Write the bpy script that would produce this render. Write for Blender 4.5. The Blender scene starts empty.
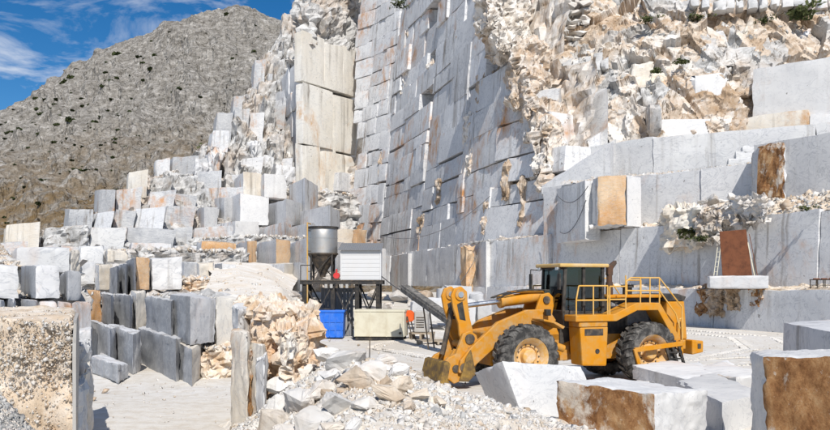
import bpy, bmesh, math, random
import numpy as np
from mathutils import Vector, Matrix, noise

random.seed(7)
R = math.radians
sc = bpy.context.scene
col = sc.collection

# ------------------------------------------------------------------ camera
CAM_H, FPX, HORIZ, CX = 3.5, 800.0, 283.0, 415.0
cam_d = bpy.data.cameras.new('camera')
cam = bpy.data.objects.new('camera', cam_d); col.objects.link(cam)
cam.location = (0, 0, CAM_H); cam.rotation_euler = (R(90), 0, 0)
cam_d.sensor_width = 36; cam_d.lens = 36 * FPX / 830
cam_d.shift_y = (HORIZ - 215) / 830
cam_d.clip_start = 0.1; cam_d.clip_end = 8000
sc.camera = cam

# ------------------------------------------------------------------ light
SUN_A, SUN_EL = R(80), R(43)
to_sun = Vector((math.cos(SUN_A) * math.cos(SUN_EL), -math.sin(SUN_A) * math.cos(SUN_EL), math.sin(SUN_EL)))
sun_d = bpy.data.lights.new('sun', 'SUN'); sun = bpy.data.objects.new('sun', sun_d); col.objects.link(sun)
sun_d.energy = 4.5; sun_d.angle = R(0.53); sun_d.color = (1.0, 0.95, 0.88)
sun.rotation_euler = to_sun.to_track_quat('Z', 'Y').to_euler()
sun.location = (60, -80, 90)

world = bpy.data.worlds.new('World'); sc.world = world; world.use_nodes = True
wn, wl = world.node_tree.nodes, world.node_tree.links
wn.clear()
wout = wn.new('ShaderNodeOutputWorld'); bg = wn.new('ShaderNodeBackground')
sky = wn.new('ShaderNodeTexSky'); sky.sky_type = 'NISHITA'; sky.sun_disc = False
sky.sun_elevation = SUN_EL; sky.sun_rotation = math.atan2(to_sun.x, to_sun.y)
sky.altitude = 900; sky.air_density = 0.85; sky.dust_density = 0.3; sky.ozone_density = 2.4
bg.inputs['Strength'].default_value = 0.13
# thin cirrus, the same all round the sky: noise on the direction projected to a high layer
tc = wn.new('ShaderNodeTexCoord'); sep = wn.new('ShaderNodeSeparateXYZ')
wl.new(tc.outputs['Generated'], sep.inputs[0])
def wmath(op, a, b=None):
    n = wn.new('ShaderNodeMath'); n.operation = op
    for i, v in enumerate((a, b)):
        if v is None: continue
        if isinstance(v, (int, float)): n.inputs[i].default_value = v
        else: wl.new(v, n.inputs[i])
    return n.outputs[0]
zz = wmath('ADD', wmath('MAXIMUM', sep.outputs[2], 0.0), 0.16)
cmb = wn.new('ShaderNodeCombineXYZ')
wl.new(wmath('MULTIPLY', wmath('DIVIDE', sep.outputs[0], zz), 1.5), cmb.inputs[0])
wl.new(wmath('DIVIDE', sep.outputs[1], zz), cmb.inputs[1])
cn = wn.new('ShaderNodeTexNoise'); cn.inputs['Scale'].default_value = 1.15; cn.inputs['Detail'].default_value = 9
cn.inputs['Roughness'].default_value = 0.62; cn.inputs['Distortion'].default_value = 0.7
mp = wn.new('ShaderNodeMapping'); mp.inputs['Location'].default_value = (0.62, 1.02, 0.0); mp.inputs['Rotation'].default_value = (0, 0, R(24)); mp.inputs['Scale'].default_value = (1.0, 2.0, 1)
wl.new(cmb.outputs[0], mp.inputs[0]); wl.new(mp.outputs[0], cn.inputs['Vector'])
cr = wn.new('ShaderNodeValToRGB'); cr.color_ramp.elements[0].position = 0.47; cr.color_ramp.elements[1].position = 0.72
cr.color_ramp.elements[0].color = (0, 0, 0, 1); cr.color_ramp.elements[1].color = (1, 1, 1, 1)
wl.new(cn.outputs[0], cr.inputs[0])
hsv = wn.new('ShaderNodeHueSaturation'); hsv.inputs['Saturation'].default_value = 1.38; hsv.inputs['Value'].default_value = 0.70
wl.new(sky.outputs[0], hsv.inputs['Color'])
cmix = wn.new('ShaderNodeMix'); cmix.data_type = 'RGBA'
wl.new(cr.outputs[0], cmix.inputs[0]); wl.new(hsv.outputs[0], cmix.inputs[6]); cmix.inputs[7].default_value = (6.2, 6.4, 6.8, 1)
wl.new(cmix.outputs[2], bg.inputs['Color']); wl.new(bg.outputs[0], wout.inputs[0])

sc.view_settings.view_transform = 'Standard'; sc.view_settings.look = 'None'
sc.view_settings.exposure = 0.12; sc.view_settings.gamma = 1.0; sc.view_settings.use_curve_mapping = False
sc.cycles.use_denoising = True
try: sc.cycles.denoiser = 'OPENIMAGEDENOISE'
except Exception: pass
sc.cycles.max_bounces = 6; sc.cycles.diffuse_bounces = 4
sc.cycles.use_adaptive_sampling = True

# ------------------------------------------------------------------ helpers
def W(px, py, d):
    return Vector(((px - CX) / FPX * d, d, CAM_H + (HORIZ - py) / FPX * d))
def P2(px, d):
    return Vector(((px - CX) / FPX * d, d))
def ZZ(py, d):
    return CAM_H + (HORIZ - py) / FPX * d

class NT:
    """tiny node-tree writer"""
    def __init__(s, m):
        m.use_nodes = True; s.n = m.node_tree.nodes; s.l = m.node_tree.links; s.n.clear()
        s.out = s.n.new('ShaderNodeOutputMaterial'); s.b = s.n.new('ShaderNodeBsdfPrincipled')
        s.l.new(s.b.outputs[0], s.out.inputs[0])
        s.geo = s.n.new('ShaderNodeNewGeometry'); s.tc = s.n.new('ShaderNodeTexCoord')
        s.pos = s.geo.outputs['Position']; s.obj = s.tc.outputs['Object']
    def put(s, sock, v):
        if hasattr(v, 'links') or hasattr(v, 'is_linked'): s.l.new(v, sock)
        else: sock.default_value = v
    def map(s, vec, scale=(1, 1, 1), rot=(0, 0, 0), loc=(0, 0, 0)):
        m = s.n.new('ShaderNodeMapping'); s.l.new(vec, m.inputs[0])
        m.inputs['Scale'].default_value = scale; m.inputs['Rotation'].default_value = rot; m.inputs['Location'].default_value = loc
        return m.outputs[0]
    def noise(s, vec, scale, detail=6, rough=0.55, dist=0.0):
        t = s.n.new('ShaderNodeTexNoise'); s.l.new(vec, t.inputs['Vector'])
        t.inputs['Scale'].default_value = scale; t.inputs['Detail'].default_value = detail
        t.inputs['Roughness'].default_value = rough; t.inputs['Distortion'].default_value = dist
        return t.outputs[0]
    def voro(s, vec, scale, feature='F1', out=0):
        t = s.n.new('ShaderNodeTexVoronoi'); t.feature = feature; s.l.new(vec, t.inputs['Vector'])
        t.inputs['Scale'].default_value = scale
        return t.outputs[out]
    def wave(s, vec, scale, dist=4, detail=3, dscale=1.5):
        t = s.n.new('ShaderNodeTexWave'); s.l.new(vec, t.inputs['Vector']); t.inputs['Scale'].default_value = scale
        t.inputs['Distortion'].default_value = dist; t.inputs['Detail'].default_value = detail; t.inputs['Detail Scale'].default_value = dscale
        return t.outputs['Fac']
    def ramp(s, fac, stops):
        r = s.n.new('ShaderNodeValToRGB'); s.l.new(fac, r.inputs[0]); e = r.color_ramp.elements
        while len(e) < len(stops): e.new(0.5)
        for i, (p, c) in enumerate(stops):
            e[i].position = p; e[i].color = (c, c, c, 1) if isinstance(c, (int, float)) else (*c, 1)
        return r.outputs[0]
    def mix(s, fac, a, b, mode='MIX'):
        m = s.n.new('ShaderNodeMix'); m.data_type = 'RGBA'; m.blend_type = mode
        s.put(m.inputs[0], fac)
        for i, v in ((6, a), (7, b)):
            if isinstance(v, tuple): m.inputs[i].default_value = (*v, 1)
            else: s.l.new(v, m.inputs[i])
        return m.outputs[2]
    def math(s, op, a, b=0.0):
        m = s.n.new('ShaderNodeMath'); m.operation = op; s.put(m.inputs[0], a); s.put(m.inputs[1], b); return m.outputs[0]
    def rand(s):
        return s.n.new('ShaderNodeObjectInfo').outputs['Random']
    def island(s):
        return s.geo.outputs['Random Per Island']
    def bump(s, h, strength=0.4, dist=0.05):
        b = s.n.new('ShaderNodeBump'); s.l.new(h, b.inputs['Height'])
        b.inputs['Strength'].default_value = strength; b.inputs['Distance'].default_value = dist
        s.l.new(b.outputs[0], s.b.inputs['Normal'])
    def done(s, color, rough=0.85, metal=0.0, spec=0.25):
        s.put(s.b.inputs['Base Color'], (*color, 1) if isinstance(color, tuple) else color)
        s.put(s.b.inputs['Roughness'], rough); s.b.inputs['Metallic'].default_value = metal
        s.b.inputs['Specular IOR Level'].default_value = spec

MATS = {}
def mat(name):
    m = bpy.data.materials.new(name); MATS[name] = m; return NT(m)

OCH = (0.52, 0.24, 0.07)
def marble(name, light, dark, stain=0.55, streak=0.5, vein=0.35, scale=1.0, island=False, ochre=OCH, bumpd=0.05, lo=0.86, slo=0.56):
    t = mat(name); s = scale
    broad = t.noise(t.pos, 0.16 * s, 5, 0.6, 0.6)
    c = t.mix(t.ramp(broad, [(0.34, 0.0), (0.66, 1.0)]), dark, light)
    # slanting grey veins
    v1 = t.noise(t.map(t.pos, (0.25 * s, 0.9 * s, 0.9 * s), (R(25), R(35), R(15))), 1.0, 7, 0.62, 1.2)
    c = t.mix(t.ramp(v1, [(0.475, 0.0), (0.5, vein), (0.525, 0.0)]), c, (0.26, 0.28, 0.32))
    v2 = t.noise(t.map(t.pos, (0.7 * s, 2.6 * s, 2.6 * s), (R(-20), R(-38), R(5))), 1.0, 6, 0.6, 0.8)
    c = t.mix(t.ramp(v2, [(0.44, 0.0), (0.5, vein * 0.6), (0.56, 0.0)]), c, (0.80, 0.80, 0.78))
    # run-off streaks down the face
    st = t.noise(t.map(t.pos, (1.5 * s, 1.5 * s, 0.07 * s)), 1.0, 5, 0.6)
    st2 = t.noise(t.map(t.pos, (0.22 * s, 0.22 * s, 0.12 * s)), 1.0, 3, 0.5)
    sm = t.math('MULTIPLY', t.ramp(st, [(0.52, 0.0), (0.7, 1.0)]), t.ramp(st2, [(0.42, 0.0), (0.62, streak)]))
    c = t.mix(sm, c, (0.16, 0.13, 0.10))
    # iron stains
    i1 = t.noise(t.pos, 0.115 * s, 5, 0.65, 0.8)
    i2 = t.noise(t.map(t.pos, (0.9 * s, 0.9 * s, 0.45 * s)), 1.0, 6, 0.7)
    im = t.math('MULTIPLY', t.ramp(i1, [(slo, 0.0), (slo + 0.12, 1.0)]), t.ramp(i2, [(0.42, 0.0), (0.62, stain)]))
    c = t.mix(im, c, ochre)
    # small pits / chips
    pt = t.noise(t.pos, 1.6 * s, 3, 0.7)
    c = t.mix(t.ramp(pt, [(0.68, 0.0), (0.74, 0.75)]), c, (0.10, 0.085, 0.07))
    rnd = t.island() if island else t.rand()
    c = t.mix(1.0, c, t.ramp(rnd, [(0.0, lo), (1.0, 1.0)]), 'MULTIPLY')
    h = t.math('ADD', t.noise(t.pos, 2.2 * s, 8, 0.65), t.math('MULTIPLY', st, 0.8))
    t.bump(h, 0.35, bumpd)
    t.done(c, 0.8)
    return MATS[name]

def rockmat(name, stops, scale=1.0, warm=(0.42, 0.25, 0.12), warm_amt=0.7, island=False, crevice_shade=0.6, bs=0.7, bd=0.12, wlo=0.47):
    t = mat(name)
    n = t.noise(t.pos, 0.55 * scale, 9, 0.68, 0.7)
    c = t.ramp(n, stops)
    w = t.noise(t.pos, 0.14 * scale, 5, 0.6, 0.5)
    w2 = t.noise(t.pos, 1.3 * scale, 5, 0.6)
    wm = t.math('MULTIPLY', t.ramp(w, [(wlo, 0.0), (wlo + 0.14, 1.0)]), t.ramp(w2, [(0.35, 0.15), (0.6, warm_amt)]))
    c = t.mix(wm, c, warm)
    k = t.noise(t.map(t.pos, (1.6, 1.6, 0.6), (0.3, 0.25, 0.2)), 0.9 * scale, 8, 0.7, 0.9)
    c = t.mix(t.ramp(k, [(0.36, crevice_shade), (0.43, 0.0)]), c, (0.11, 0.085, 0.06))  # crevice shade put into the colour, dark where the bump sinks
    c = t.mix(t.ramp(k, [(0.60, 0.0), (0.68, crevice_shade * 0.8)]), c, (0.80, 0.79, 0.77))
    if island:
        c = t.mix(1.0, c, t.ramp(t.island(), [(0.0, 0.72), (1.0, 1.0)]), 'MULTIPLY')
    t.bump(t.math('ADD', t.noise(t.pos, 2.4 * scale, 9, 0.7), t.math('MULTIPLY', k, 1.0)), bs, bd)
    t.done(c, 0.92, spec=0.15)
    return MATS[name]

marble('marble_cliff', (0.74, 0.74, 0.74), (0.60, 0.605, 0.62), 0.8, 0.9, 0.5, slo=0.53)
marble('marble_main', (0.80, 0.80, 0.80), (0.60, 0.61, 0.635), 1.0, 1.0, 0.6, scale=0.5, lo=0.78, slo=0.50)
marble('marble_hill', (0.56, 0.565, 0.57), (0.40, 0.41, 0.43), 0.8, 0.8, 0.6, lo=0.80, slo=0.52)
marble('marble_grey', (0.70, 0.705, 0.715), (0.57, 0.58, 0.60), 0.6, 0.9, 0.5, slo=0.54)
marble('marble_pale', (0.70, 0.70, 0.69), (0.57, 0.575, 0.59), 0.5, 0.45, 0.45)
marble('marble_shaded', (0.44, 0.455, 0.48), (0.31, 0.325, 0.35), 0.2, 0.4, 0.4)  # same marble darkened: shade of left-facing sides put into the colour
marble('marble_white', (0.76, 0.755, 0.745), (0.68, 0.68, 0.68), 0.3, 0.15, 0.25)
marble('marble_hero', (0.73, 0.725, 0.715), (0.60, 0.605, 0.61), 0.15, 0.0, 0.35, scale=2.4, bumpd=0.015)
marble('marble_ochre', (0.68, 0.50, 0.32), (0.56, 0.29, 0.10), 0.95, 0.6, 0.3, scale=1.6, ochre=(0.44, 0.19, 0.05))
marble('marble_cream', (0.76, 0.73, 0.67), (0.64, 0.56, 0.45), 0.9, 0.5, 0.3, scale=1.2, ochre=(0.50, 0.26, 0.09))
marble('marble_buttress', (0.80, 0.78, 0.73), (0.70, 0.65, 0.56), 1.0, 0.8, 0.3, scale=0.6, ochre=(0.58, 0.33, 0.13))
rockmat('rock_rough', [(0.25, (0.14, 0.115, 0.095)), (0.38, (0.44, 0.39, 0.33)), (0.50, (0.68, 0.64, 0.59)), (0.70, (0.79, 0.775, 0.75))], 1.0, (0.48, 0.33, 0.20), 0.75, crevice_shade=0.9, wlo=0.43)
rockmat('rock_brown', [(0.25, (0.10, 0.075, 0.055)), (0.40, (0.36, 0.27, 0.19)), (0.52, (0.55, 0.46, 0.37)), (0.70, (0.72, 0.67, 0.61))], 0.9, (0.40, 0.27, 0.16), 0.7, crevice_shade=0.9)
rockmat('rock_white', [(0.25, (0.10, 0.095, 0.09)), (0.40, (0.31, 0.305, 0.295)), (0.52, (0.49, 0.485, 0.475)), (0.72, (0.70, 0.70, 0.69))], 0.8, (0.52, 0.34, 0.18), 0.35, crevice_shade=0.8)
rockmat('rock_tan', [(0.25, (0.42, 0.32, 0.22)), (0.42, (0.60, 0.49, 0.37)), (0.54, (0.70, 0.62, 0.52)), (0.72, (0.78, 0.74, 0.68))], 2.2, (0.56, 0.38, 0.22), 0.4, crevice_shade=0.15, bd=0.05)
rockmat('knoll_rock', [(0.28, (0.38, 0.25, 0.15)), (0.41, (0.62, 0.48, 0.34)), (0.52, (0.73, 0.66, 0.57)), (0.70, (0.79, 0.76, 0.72))], 2.4, (0.58, 0.33, 0.15), 0.7, crevice_shade=0.5, bd=0.06, wlo=0.50)
rockmat('gravel_base', [(0.25, (0.38, 0.33, 0.27)), (0.42, (0.60, 0.55, 0.48)), (0.55, (0.70, 0.67, 0.62)), (0.8, (0.77, 0.75, 0.72))], 5.0, (0.52, 0.40, 0.27), 0.4, crevice_shade=0.1, bd=0.03)
rockmat('stone_white', [(0.22, (0.44, 0.40, 0.35)), (0.40, (0.67, 0.645, 0.61)), (0.55, (0.71, 0.695, 0.67)), (0.8, (0.76, 0.75, 0.735))], 1.8, (0.58, 0.42, 0.26), 0.5, True, 0.0, bd=0.03)
rockmat('stone_tan', [(0.22, (0.36, 0.28, 0.20)), (0.42, (0.55, 0.46, 0.36)), (0.58, (0.66, 0.60, 0.52)), (0.8, (0.74, 0.70, 0.65))], 1.8, (0.50, 0.31, 0.16), 0.7, True, 0.0, bd=0.03)
rockmat('stone_grey', [(0.22, (0.24, 0.24, 0.23)), (0.42, (0.42, 0.42, 0.41)), (0.58, (0.57, 0.57, 0.56)), (0.8, (0.68, 0.68, 0.67))], 1.8, (0.42, 0.38, 0.32), 0.3, True, 0.0, bd=0.03)
rockmat('pale_spoil', [(0.25, (0.60, 0.53, 0.44)), (0.45, (0.72, 0.67, 0.60)), (0.6, (0.77, 0.74, 0.69)), (0.8, (0.79, 0.77, 0.74))], 1.5, (0.66, 0.55, 0.42), 0.5, crevice_shade=0.05, bd=0.05)
# iron-brown face of the big blocks
t = mat('rust_face')
n = t.noise(t.map(t.pos, (1.5, 1.5, 1.0), (0.2, 0.35, 0.1)), 0.9, 11, 0.78, 0.15)
m2 = t.noise(t.map(t.pos, (1.2, 1.2, 0.8), (0.1, -0.4, 0.3), (5, 2, 1)), 0.8, 9, 0.72, 0.2)
c = t.ramp(n, [(0.33, (0.085, 0.040, 0.018)), (0.43, (0.23, 0.105, 0.04)), (0.52, (0.38, 0.20, 0.085)), (0.62, (0.52, 0.34, 0.18))])
c = t.mix(t.ramp(m2, [(0.52, 0.0), (0.60, 0.85)]), c, (0.72, 0.66, 0.57))
c = t.mix(t.ramp(t.noise(t.pos, 7, 6, 0.7), [(0.62, 0.0), (0.70, 0.7)]), c, (0.75, 0.70, 0.62))
t.bump(t.noise(t.pos, 3.0, 11, 0.78), 0.9, 0.10); t.done(c, 0.88)
# floor: pale marble dust with the shadow lines of wheel tracks tinted in as streaks
t = mat('quarry_dust')
n1 = t.noise(t.pos, 0.12, 5, 0.6, 0.5); n2 = t.noise(t.pos, 2.5, 8, 0.7); n3 = t.noise(t.map(t.pos, (0.25, 3.0, 1), (0, 0, R(-62))), 1.0, 5, 0.6)
c = t.ramp(n1, [(0.35, (0.60, 0.55, 0.48)), (0.5, (0.66, 0.635, 0.59)), (0.65, (0.69, 0.675, 0.65))])
c = t.mix(t.ramp(n2, [(0.40, 0.5), (0.55, 0.0)]), c, (0.52, 0.46, 0.38))
c = t.mix(t.ramp(n3, [(0.54, 0.0), (0.68, 0.18)]), c, (0.50, 0.47, 0.43))
t.bump(t.math('ADD', n2, t.math('MULTIPLY', n3, 0.5)), 0.5, 0.06); t.done(c, 0.95, spec=0.1)
# mountain
t = mat('mountain_rock')
n = t.noise(t.map(t.pos, (1, 1, 1.3), (0.3, 0.2, 0.5)), 0.12, 12, 0.82, 0.0)
c = t.ramp(n, [(0.34, (0.06, 0.053, 0.042)), (0.44, (0.175, 0.162, 0.143)), (0.53, (0.285, 0.268, 0.243)), (0.64, (0.49, 0.47, 0.44))])
g1 = t.noise(t.pos, 0.012, 5, 0.6); g2 = t.noise(t.pos, 0.09, 6, 0.65)
spz = t.n.new('ShaderNodeSeparateXYZ'); t.l.new(t.pos, spz.inputs[0])
low = t.n.new('ShaderNodeMapRange'); t.l.new(spz.outputs[2], low.inputs[0]); low.inputs[1].default_value = 140; low.inputs[2].default_value = 45
gm = t.math('MULTIPLY', t.math('MULTIPLY', t.ramp(g1, [(0.34, 0.4), (0.52, 1.0)]), t.ramp(g2, [(0.38, 0.1), (0.54, 0.95)])), low.outputs[0])
c = t.mix(gm, c, (0.17, 0.115, 0.055))
d1 = t.noise(t.pos, 0.34, 6, 0.72)
c = t.mix(t.ramp(d1, [(0.58, 0.0), (0.68, 0.7)]), c, (0.055, 0.052, 0.03))
c = t.mix(t.ramp(d1, [(0.30, 0.6), (0.38, 0.0)]), c, (0.46, 0.44, 0.41))
t.bump(t.math('ADD', t.math('MULTIPLY', t.noise(t.pos, 0.30, 10, 0.8), 0.4), t.voro(t.pos, 0.32)), 1.0, 1.8); t.done(c, 0.95, spec=0.1)

def simple(name, color, rough=0.5, metal=0.0, dirt=(0.55, 0.50, 0.42), dirt_amt=0.3, dscale=3.0, spec=0.4, bump=0.0):
    t = mat(name)
    n = t.noise(t.pos, dscale, 7, 0.65, 0.3)
    n2 = t.noise(t.map(t.pos, (4, 4, 0.5)), dscale, 4, 0.6)
    m = t.math('MULTIPLY', t.ramp(n, [(0.42, 0.0), (0.66, dirt_amt)]), t.ramp(n2, [(0.3, 0.5), (0.6, 1.0)]))
    c = t.mix(m, color, dirt)
    t.put(t.b.inputs['Roughness'], t.ramp(n, [(0.3, rough), (0.75, min(1.0, rough + 0.35))]))
    if bump: t.bump(n, bump, 0.02)
    t.put(t.b.inputs['Base Color'], c); t.b.inputs['Metallic'].default_value = metal; t.b.inputs['Specular IOR Level'].default_value = spec
    return MATS[name]
simple('yellow_paint', (0.58, 0.235, 0.005), 0.45, 0, (0.46, 0.31, 0.12), 0.6, 2.6)
simple('yellow_worn', (0.53, 0.225, 0.01), 0.5, 0, (0.44, 0.34, 0.20), 0.75, 3.5)
simple('yellow_rail', (0.66, 0.36, 0.06), 0.45, 0, (0.6, 0.5, 0.3), 0.5)
simple('rubber', (0.035, 0.034, 0.033), 0.8, 0, (0.36, 0.34, 0.31), 0.55, 4.0, 0.3)
simple('rim_paint', (0.62, 0.36, 0.10), 0.6, 0, (0.62, 0.54, 0.44), 0.9, 4.0)
simple('black_steel', (0.022, 0.021, 0.020), 0.5, 0, (0.22, 0.19, 0.15), 0.4, 3.0)
simple('dark_metal', (0.055, 0.05, 0.046), 0.55, 0.3, (0.30, 0.22, 0.14), 0.6, 4.0)
simple('blade_steel', (0.13, 0.085, 0.04), 0.6, 0.3, (0.45, 0.28, 0.06), 0.8, 4.0)
simple('cab_roof', (0.56, 0.37, 0.12), 0.5, 0, (0.6, 0.52, 0.4), 0.5)
simple('chrome', (0.75, 0.75, 0.75), 0.22, 1.0, (0.5, 0.5, 0.48), 0.2)
simple('exhaust_metal', (0.10, 0.075, 0.06), 0.7, 0.5, (0.22, 0.10, 0.05), 0.8, 6.0)
simple('engine_grey', (0.30, 0.31, 0.32), 0.5, 0.3, (0.1, 0.09, 0.08), 0.6, 6.0)
simple('silo_steel', (0.50, 0.49, 0.47), 0.36, 0.9, (0.30, 0.25, 0.20), 0.5, 1.6)
simple('frame_black', (0.02, 0.02, 0.021), 0.55, 0, (0.20, 0.16, 0.12), 0.35, 3.0)
simple('shed_white', (0.56, 0.565, 0.57), 0.5, 0, (0.55, 0.52, 0.47), 0.3, 1.5)
simple('roof_sheet', (0.20, 0.21, 0.225), 0.6, 0.1, (0.24, 0.21, 0.18), 0.4, 2.0)
simple('blue_plastic', (0.012, 0.14, 0.62), 0.4, 0, (0.2, 0.3, 0.5), 0.3, 3.0)
simple('cream_steel', (0.60, 0.57, 0.45), 0.55, 0, (0.44, 0.38, 0.27), 0.6, 1.8)
simple('orange_paint', (0.72, 0.11, 0.015), 0.45, 0, (0.5, 0.2, 0.1), 0.3)
simple('red_paint', (0.55, 0.03, 0.03), 0.45, 0, (0.4, 0.2, 0.15), 0.3)
simple('pipe_yellow', (0.52, 0.30, 0.07), 0.6, 0, (0.5, 0.42, 0.3), 0.6)
simple('conveyor_steel', (0.12, 0.115, 0.105), 0.7, 0.2, (0.42, 0.39, 0.35), 0.8, 3.0)
simple('rust_steel', (0.17, 0.062, 0.028), 0.85, 0.1, (0.09, 0.035, 0.02), 0.9, 2.0, bump=0.4)
simple('cable', (0.10, 0.10, 0.11), 0.7, 0, (0.4, 0.4, 0.4), 0.3)
simple('grey_concrete', (0.42, 0.41, 0.39), 0.85, 0, (0.3, 0.27, 0.23), 0.5, 3.0)
simple('timber', (0.30, 0.24, 0.17), 0.85, 0, (0.5, 0.46, 0.4), 0.6, 5.0)
simple('blue_cloth', (0.05, 0.12, 0.30), 0.9, 0, (0.1, 0.15, 0.3), 0.3)
simple('skin', (0.42, 0.24, 0.17), 0.6, 0, (0.4, 0.22, 0.15), 0.2)
simple('hair_dark', (0.03, 0.022, 0.018), 0.7, 0, (0.05, 0.04, 0.03), 0.2)
simple('trousers_dark', (0.04, 0.045, 0.06), 0.9, 0, (0.1, 0.1, 0.1), 0.3)
simple('seat_black', (0.025, 0.025, 0.027), 0.7, 0, (0.1, 0.1, 0.1), 0.2)
simple('leaf_green', (0.055, 0.075, 0.028), 0.8, 0, (0.11, 0.10, 0.035), 0.9, 4.0, 0.2)
simple('shrub_dark', (0.036, 0.050, 0.020), 0.9, 0, (0.075, 0.075, 0.03), 0.8, 0.4, 0.1)
t = mat('glass_tint')
t.done((0.30, 0.40, 0.42), 0.04, 0.0, 0.5)
tr = t.n.new('ShaderNodeBsdfTransparent'); tr.inputs[0].default_value = (0.40, 0.50, 0.52, 1)
gl = t.n.new('ShaderNodeBsdfGlossy'); gl.inputs['Roughness'].default_value = 0.03; gl.inputs['Color'].default_value = (0.9, 0.95, 1, 1)
fr = t.n.new('ShaderNodeFresnel'); fr.inputs[0].default_value = 1.6
ms = t.n.new('ShaderNodeMixShader'); t.l.new(fr.outputs[0], ms.inputs[0]); t.l.new(tr.outputs[0], ms.inputs[1]); t.l.new(gl.outputs[0], ms.inputs[2])
t.l.new(ms.outputs[0], t.out.inputs[0])

def tag(o, label=None, cat=None, group=None, kind=None):
    if label: o['label'] = label
    if cat: o['category'] = cat
    if group: o['group'] = group
    if kind: o['kind'] = kind
    return o
def link(name, me, parent=None, mats=()):
    o = bpy.data.objects.new(name, me); col.objects.link(o)
    for m in mats: me.materials.append(MATS[m])
    if parent is not None: o.parent = parent
    return o
def empty(name, loc=(0, 0, 0), rz=0, **k):
    o = bpy.data.objects.new(name, None); col.objects.link(o); o.location = loc; o.rotation_euler = (0, 0, rz)
    o.empty_display_size = 0.2
    return tag(o, **k)
def mesh_from(name, v, f):
    me = bpy.data.meshes.new(name); me.from_pydata([tuple(p) for p in v], [], f); me.update(); return me
def rnd(a, b): return random.uniform(a, b)

def blocky(p, s):
    """stepwise value per voronoi cell, -1..1"""
    d, pts = noise.voronoi(p / s)
    return noise.cell(pts[0] * 7.31) * 2 - 1 if False else noise.noise(pts[0] * 5.7) * 1.6

def facet(p, s, k=1.0):
    """broken-rock relief: every cell is its own tilted plane, -1..1"""
    q = p / s; d, pts = noise.voronoi(q); c = pts[0]
    g = noise.noise_vector(c * 4.3); r = q - c
    return noise.noise(c * 5.7) * 1.5 + (g.x * r.x + g.y * r.y + g.z * r.z) * 2.2 * k

def gridbox(name, quad, z0, z1, k=2, chip=0.06, amp=0.03, nscale=0.8, mats=('marble_grey',), idx=(0, 0, 0, 0, 0), parent=None, ztops=None, blk=0.0, bscale=0.7, lean=(0, 0), zj=0.0):
    """a sawn block: plan quad (counter-clockwise: front-left, front-right, back-right, back-left), chipped arrises, uneven faces.
    idx = material of front, right, back, left, top"""
    n = len(quad); zt = ztops or [z1 + rnd(-zj, zj) for _ in range(4)]
    bm = bmesh.new()
    lo = [bm.verts.new((q[0], q[1], z0)) for q in quad]
    hi = [bm.verts.new((q[0] + lean[0], q[1] + lean[1], zt[i])) for i, q in enumerate(quad)]
    for i in range(4):
        j = (i + 1) % 4
        bm.faces.new((lo[i], lo[j], hi[j], hi[i])).material_index = idx[i]
    bm.faces.new(hi).material_index = idx[4]
    bm.faces.new(lo[::-1]).material_index = idx[2]
    bmesh.ops.subdivide_edges(bm, edges=bm.edges[:], cuts=k, use_grid_fill=True)
    bm.normal_update()
    off = Vector((rnd(-99, 99), rnd(-99, 99), rnd(-99, 99)))
    size = max((Vector(quad[1]) - Vector(quad[0])).length, z1 - z0)
    mv = []
    for v in bm.verts:
        nf = [f.normal for f in v.link_faces]
        edge = any(nf[0].dot(q) < 0.7 for q in nf[1:])
        p = v.co + off
        d = noise.noise(p * nscale) * amp + noise.noise(p * nscale * 2.7) * amp * 0.5
        if blk: d += facet(p, bscale) * blk + facet(p + Vector((7, 3, 1)), bscale * 0.4) * blk * 0.35
        if edge: d -= chip * (0.35 + abs(noise.noise(p * 1.9)) * 2.2) * (1 if random.random() < 0.85 else 2.2)
        mv.append(v.normal * d)
    for v, d in zip(bm.verts, mv): v.co += d
    me = bpy.data.meshes.new(name); bm.to_mesh(me); bm.free()
    if blk < 0.04:
        me.shade_smooth(); me.set_sharp_from_angle(angle=R(32))
    return link(name, me, parent, mats)

def blk(pl, pc, pr, yt, yb, dl, dc, dr, mats=('marble_grey',), idx=(0, 0, 0, 0, 0), parent=None, name='cut_block', **k):
    """block with two seen faces: left face pl-pc, right face pc-pr; heights read at the corner pc"""
    A, B, C = P2(pl, dl), P2(pc, dc), P2(pr, dr)
    D = A + C - B
    z0, z1 = ZZ(yb, dc), ZZ(yt, dc)
    # quad order: front = A->B (left seen face), right = B->C, then back, left
    return gridbox(name, [A, B, C, D], z0, z1, mats=mats, idx=idx, parent=parent, **k)

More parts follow.
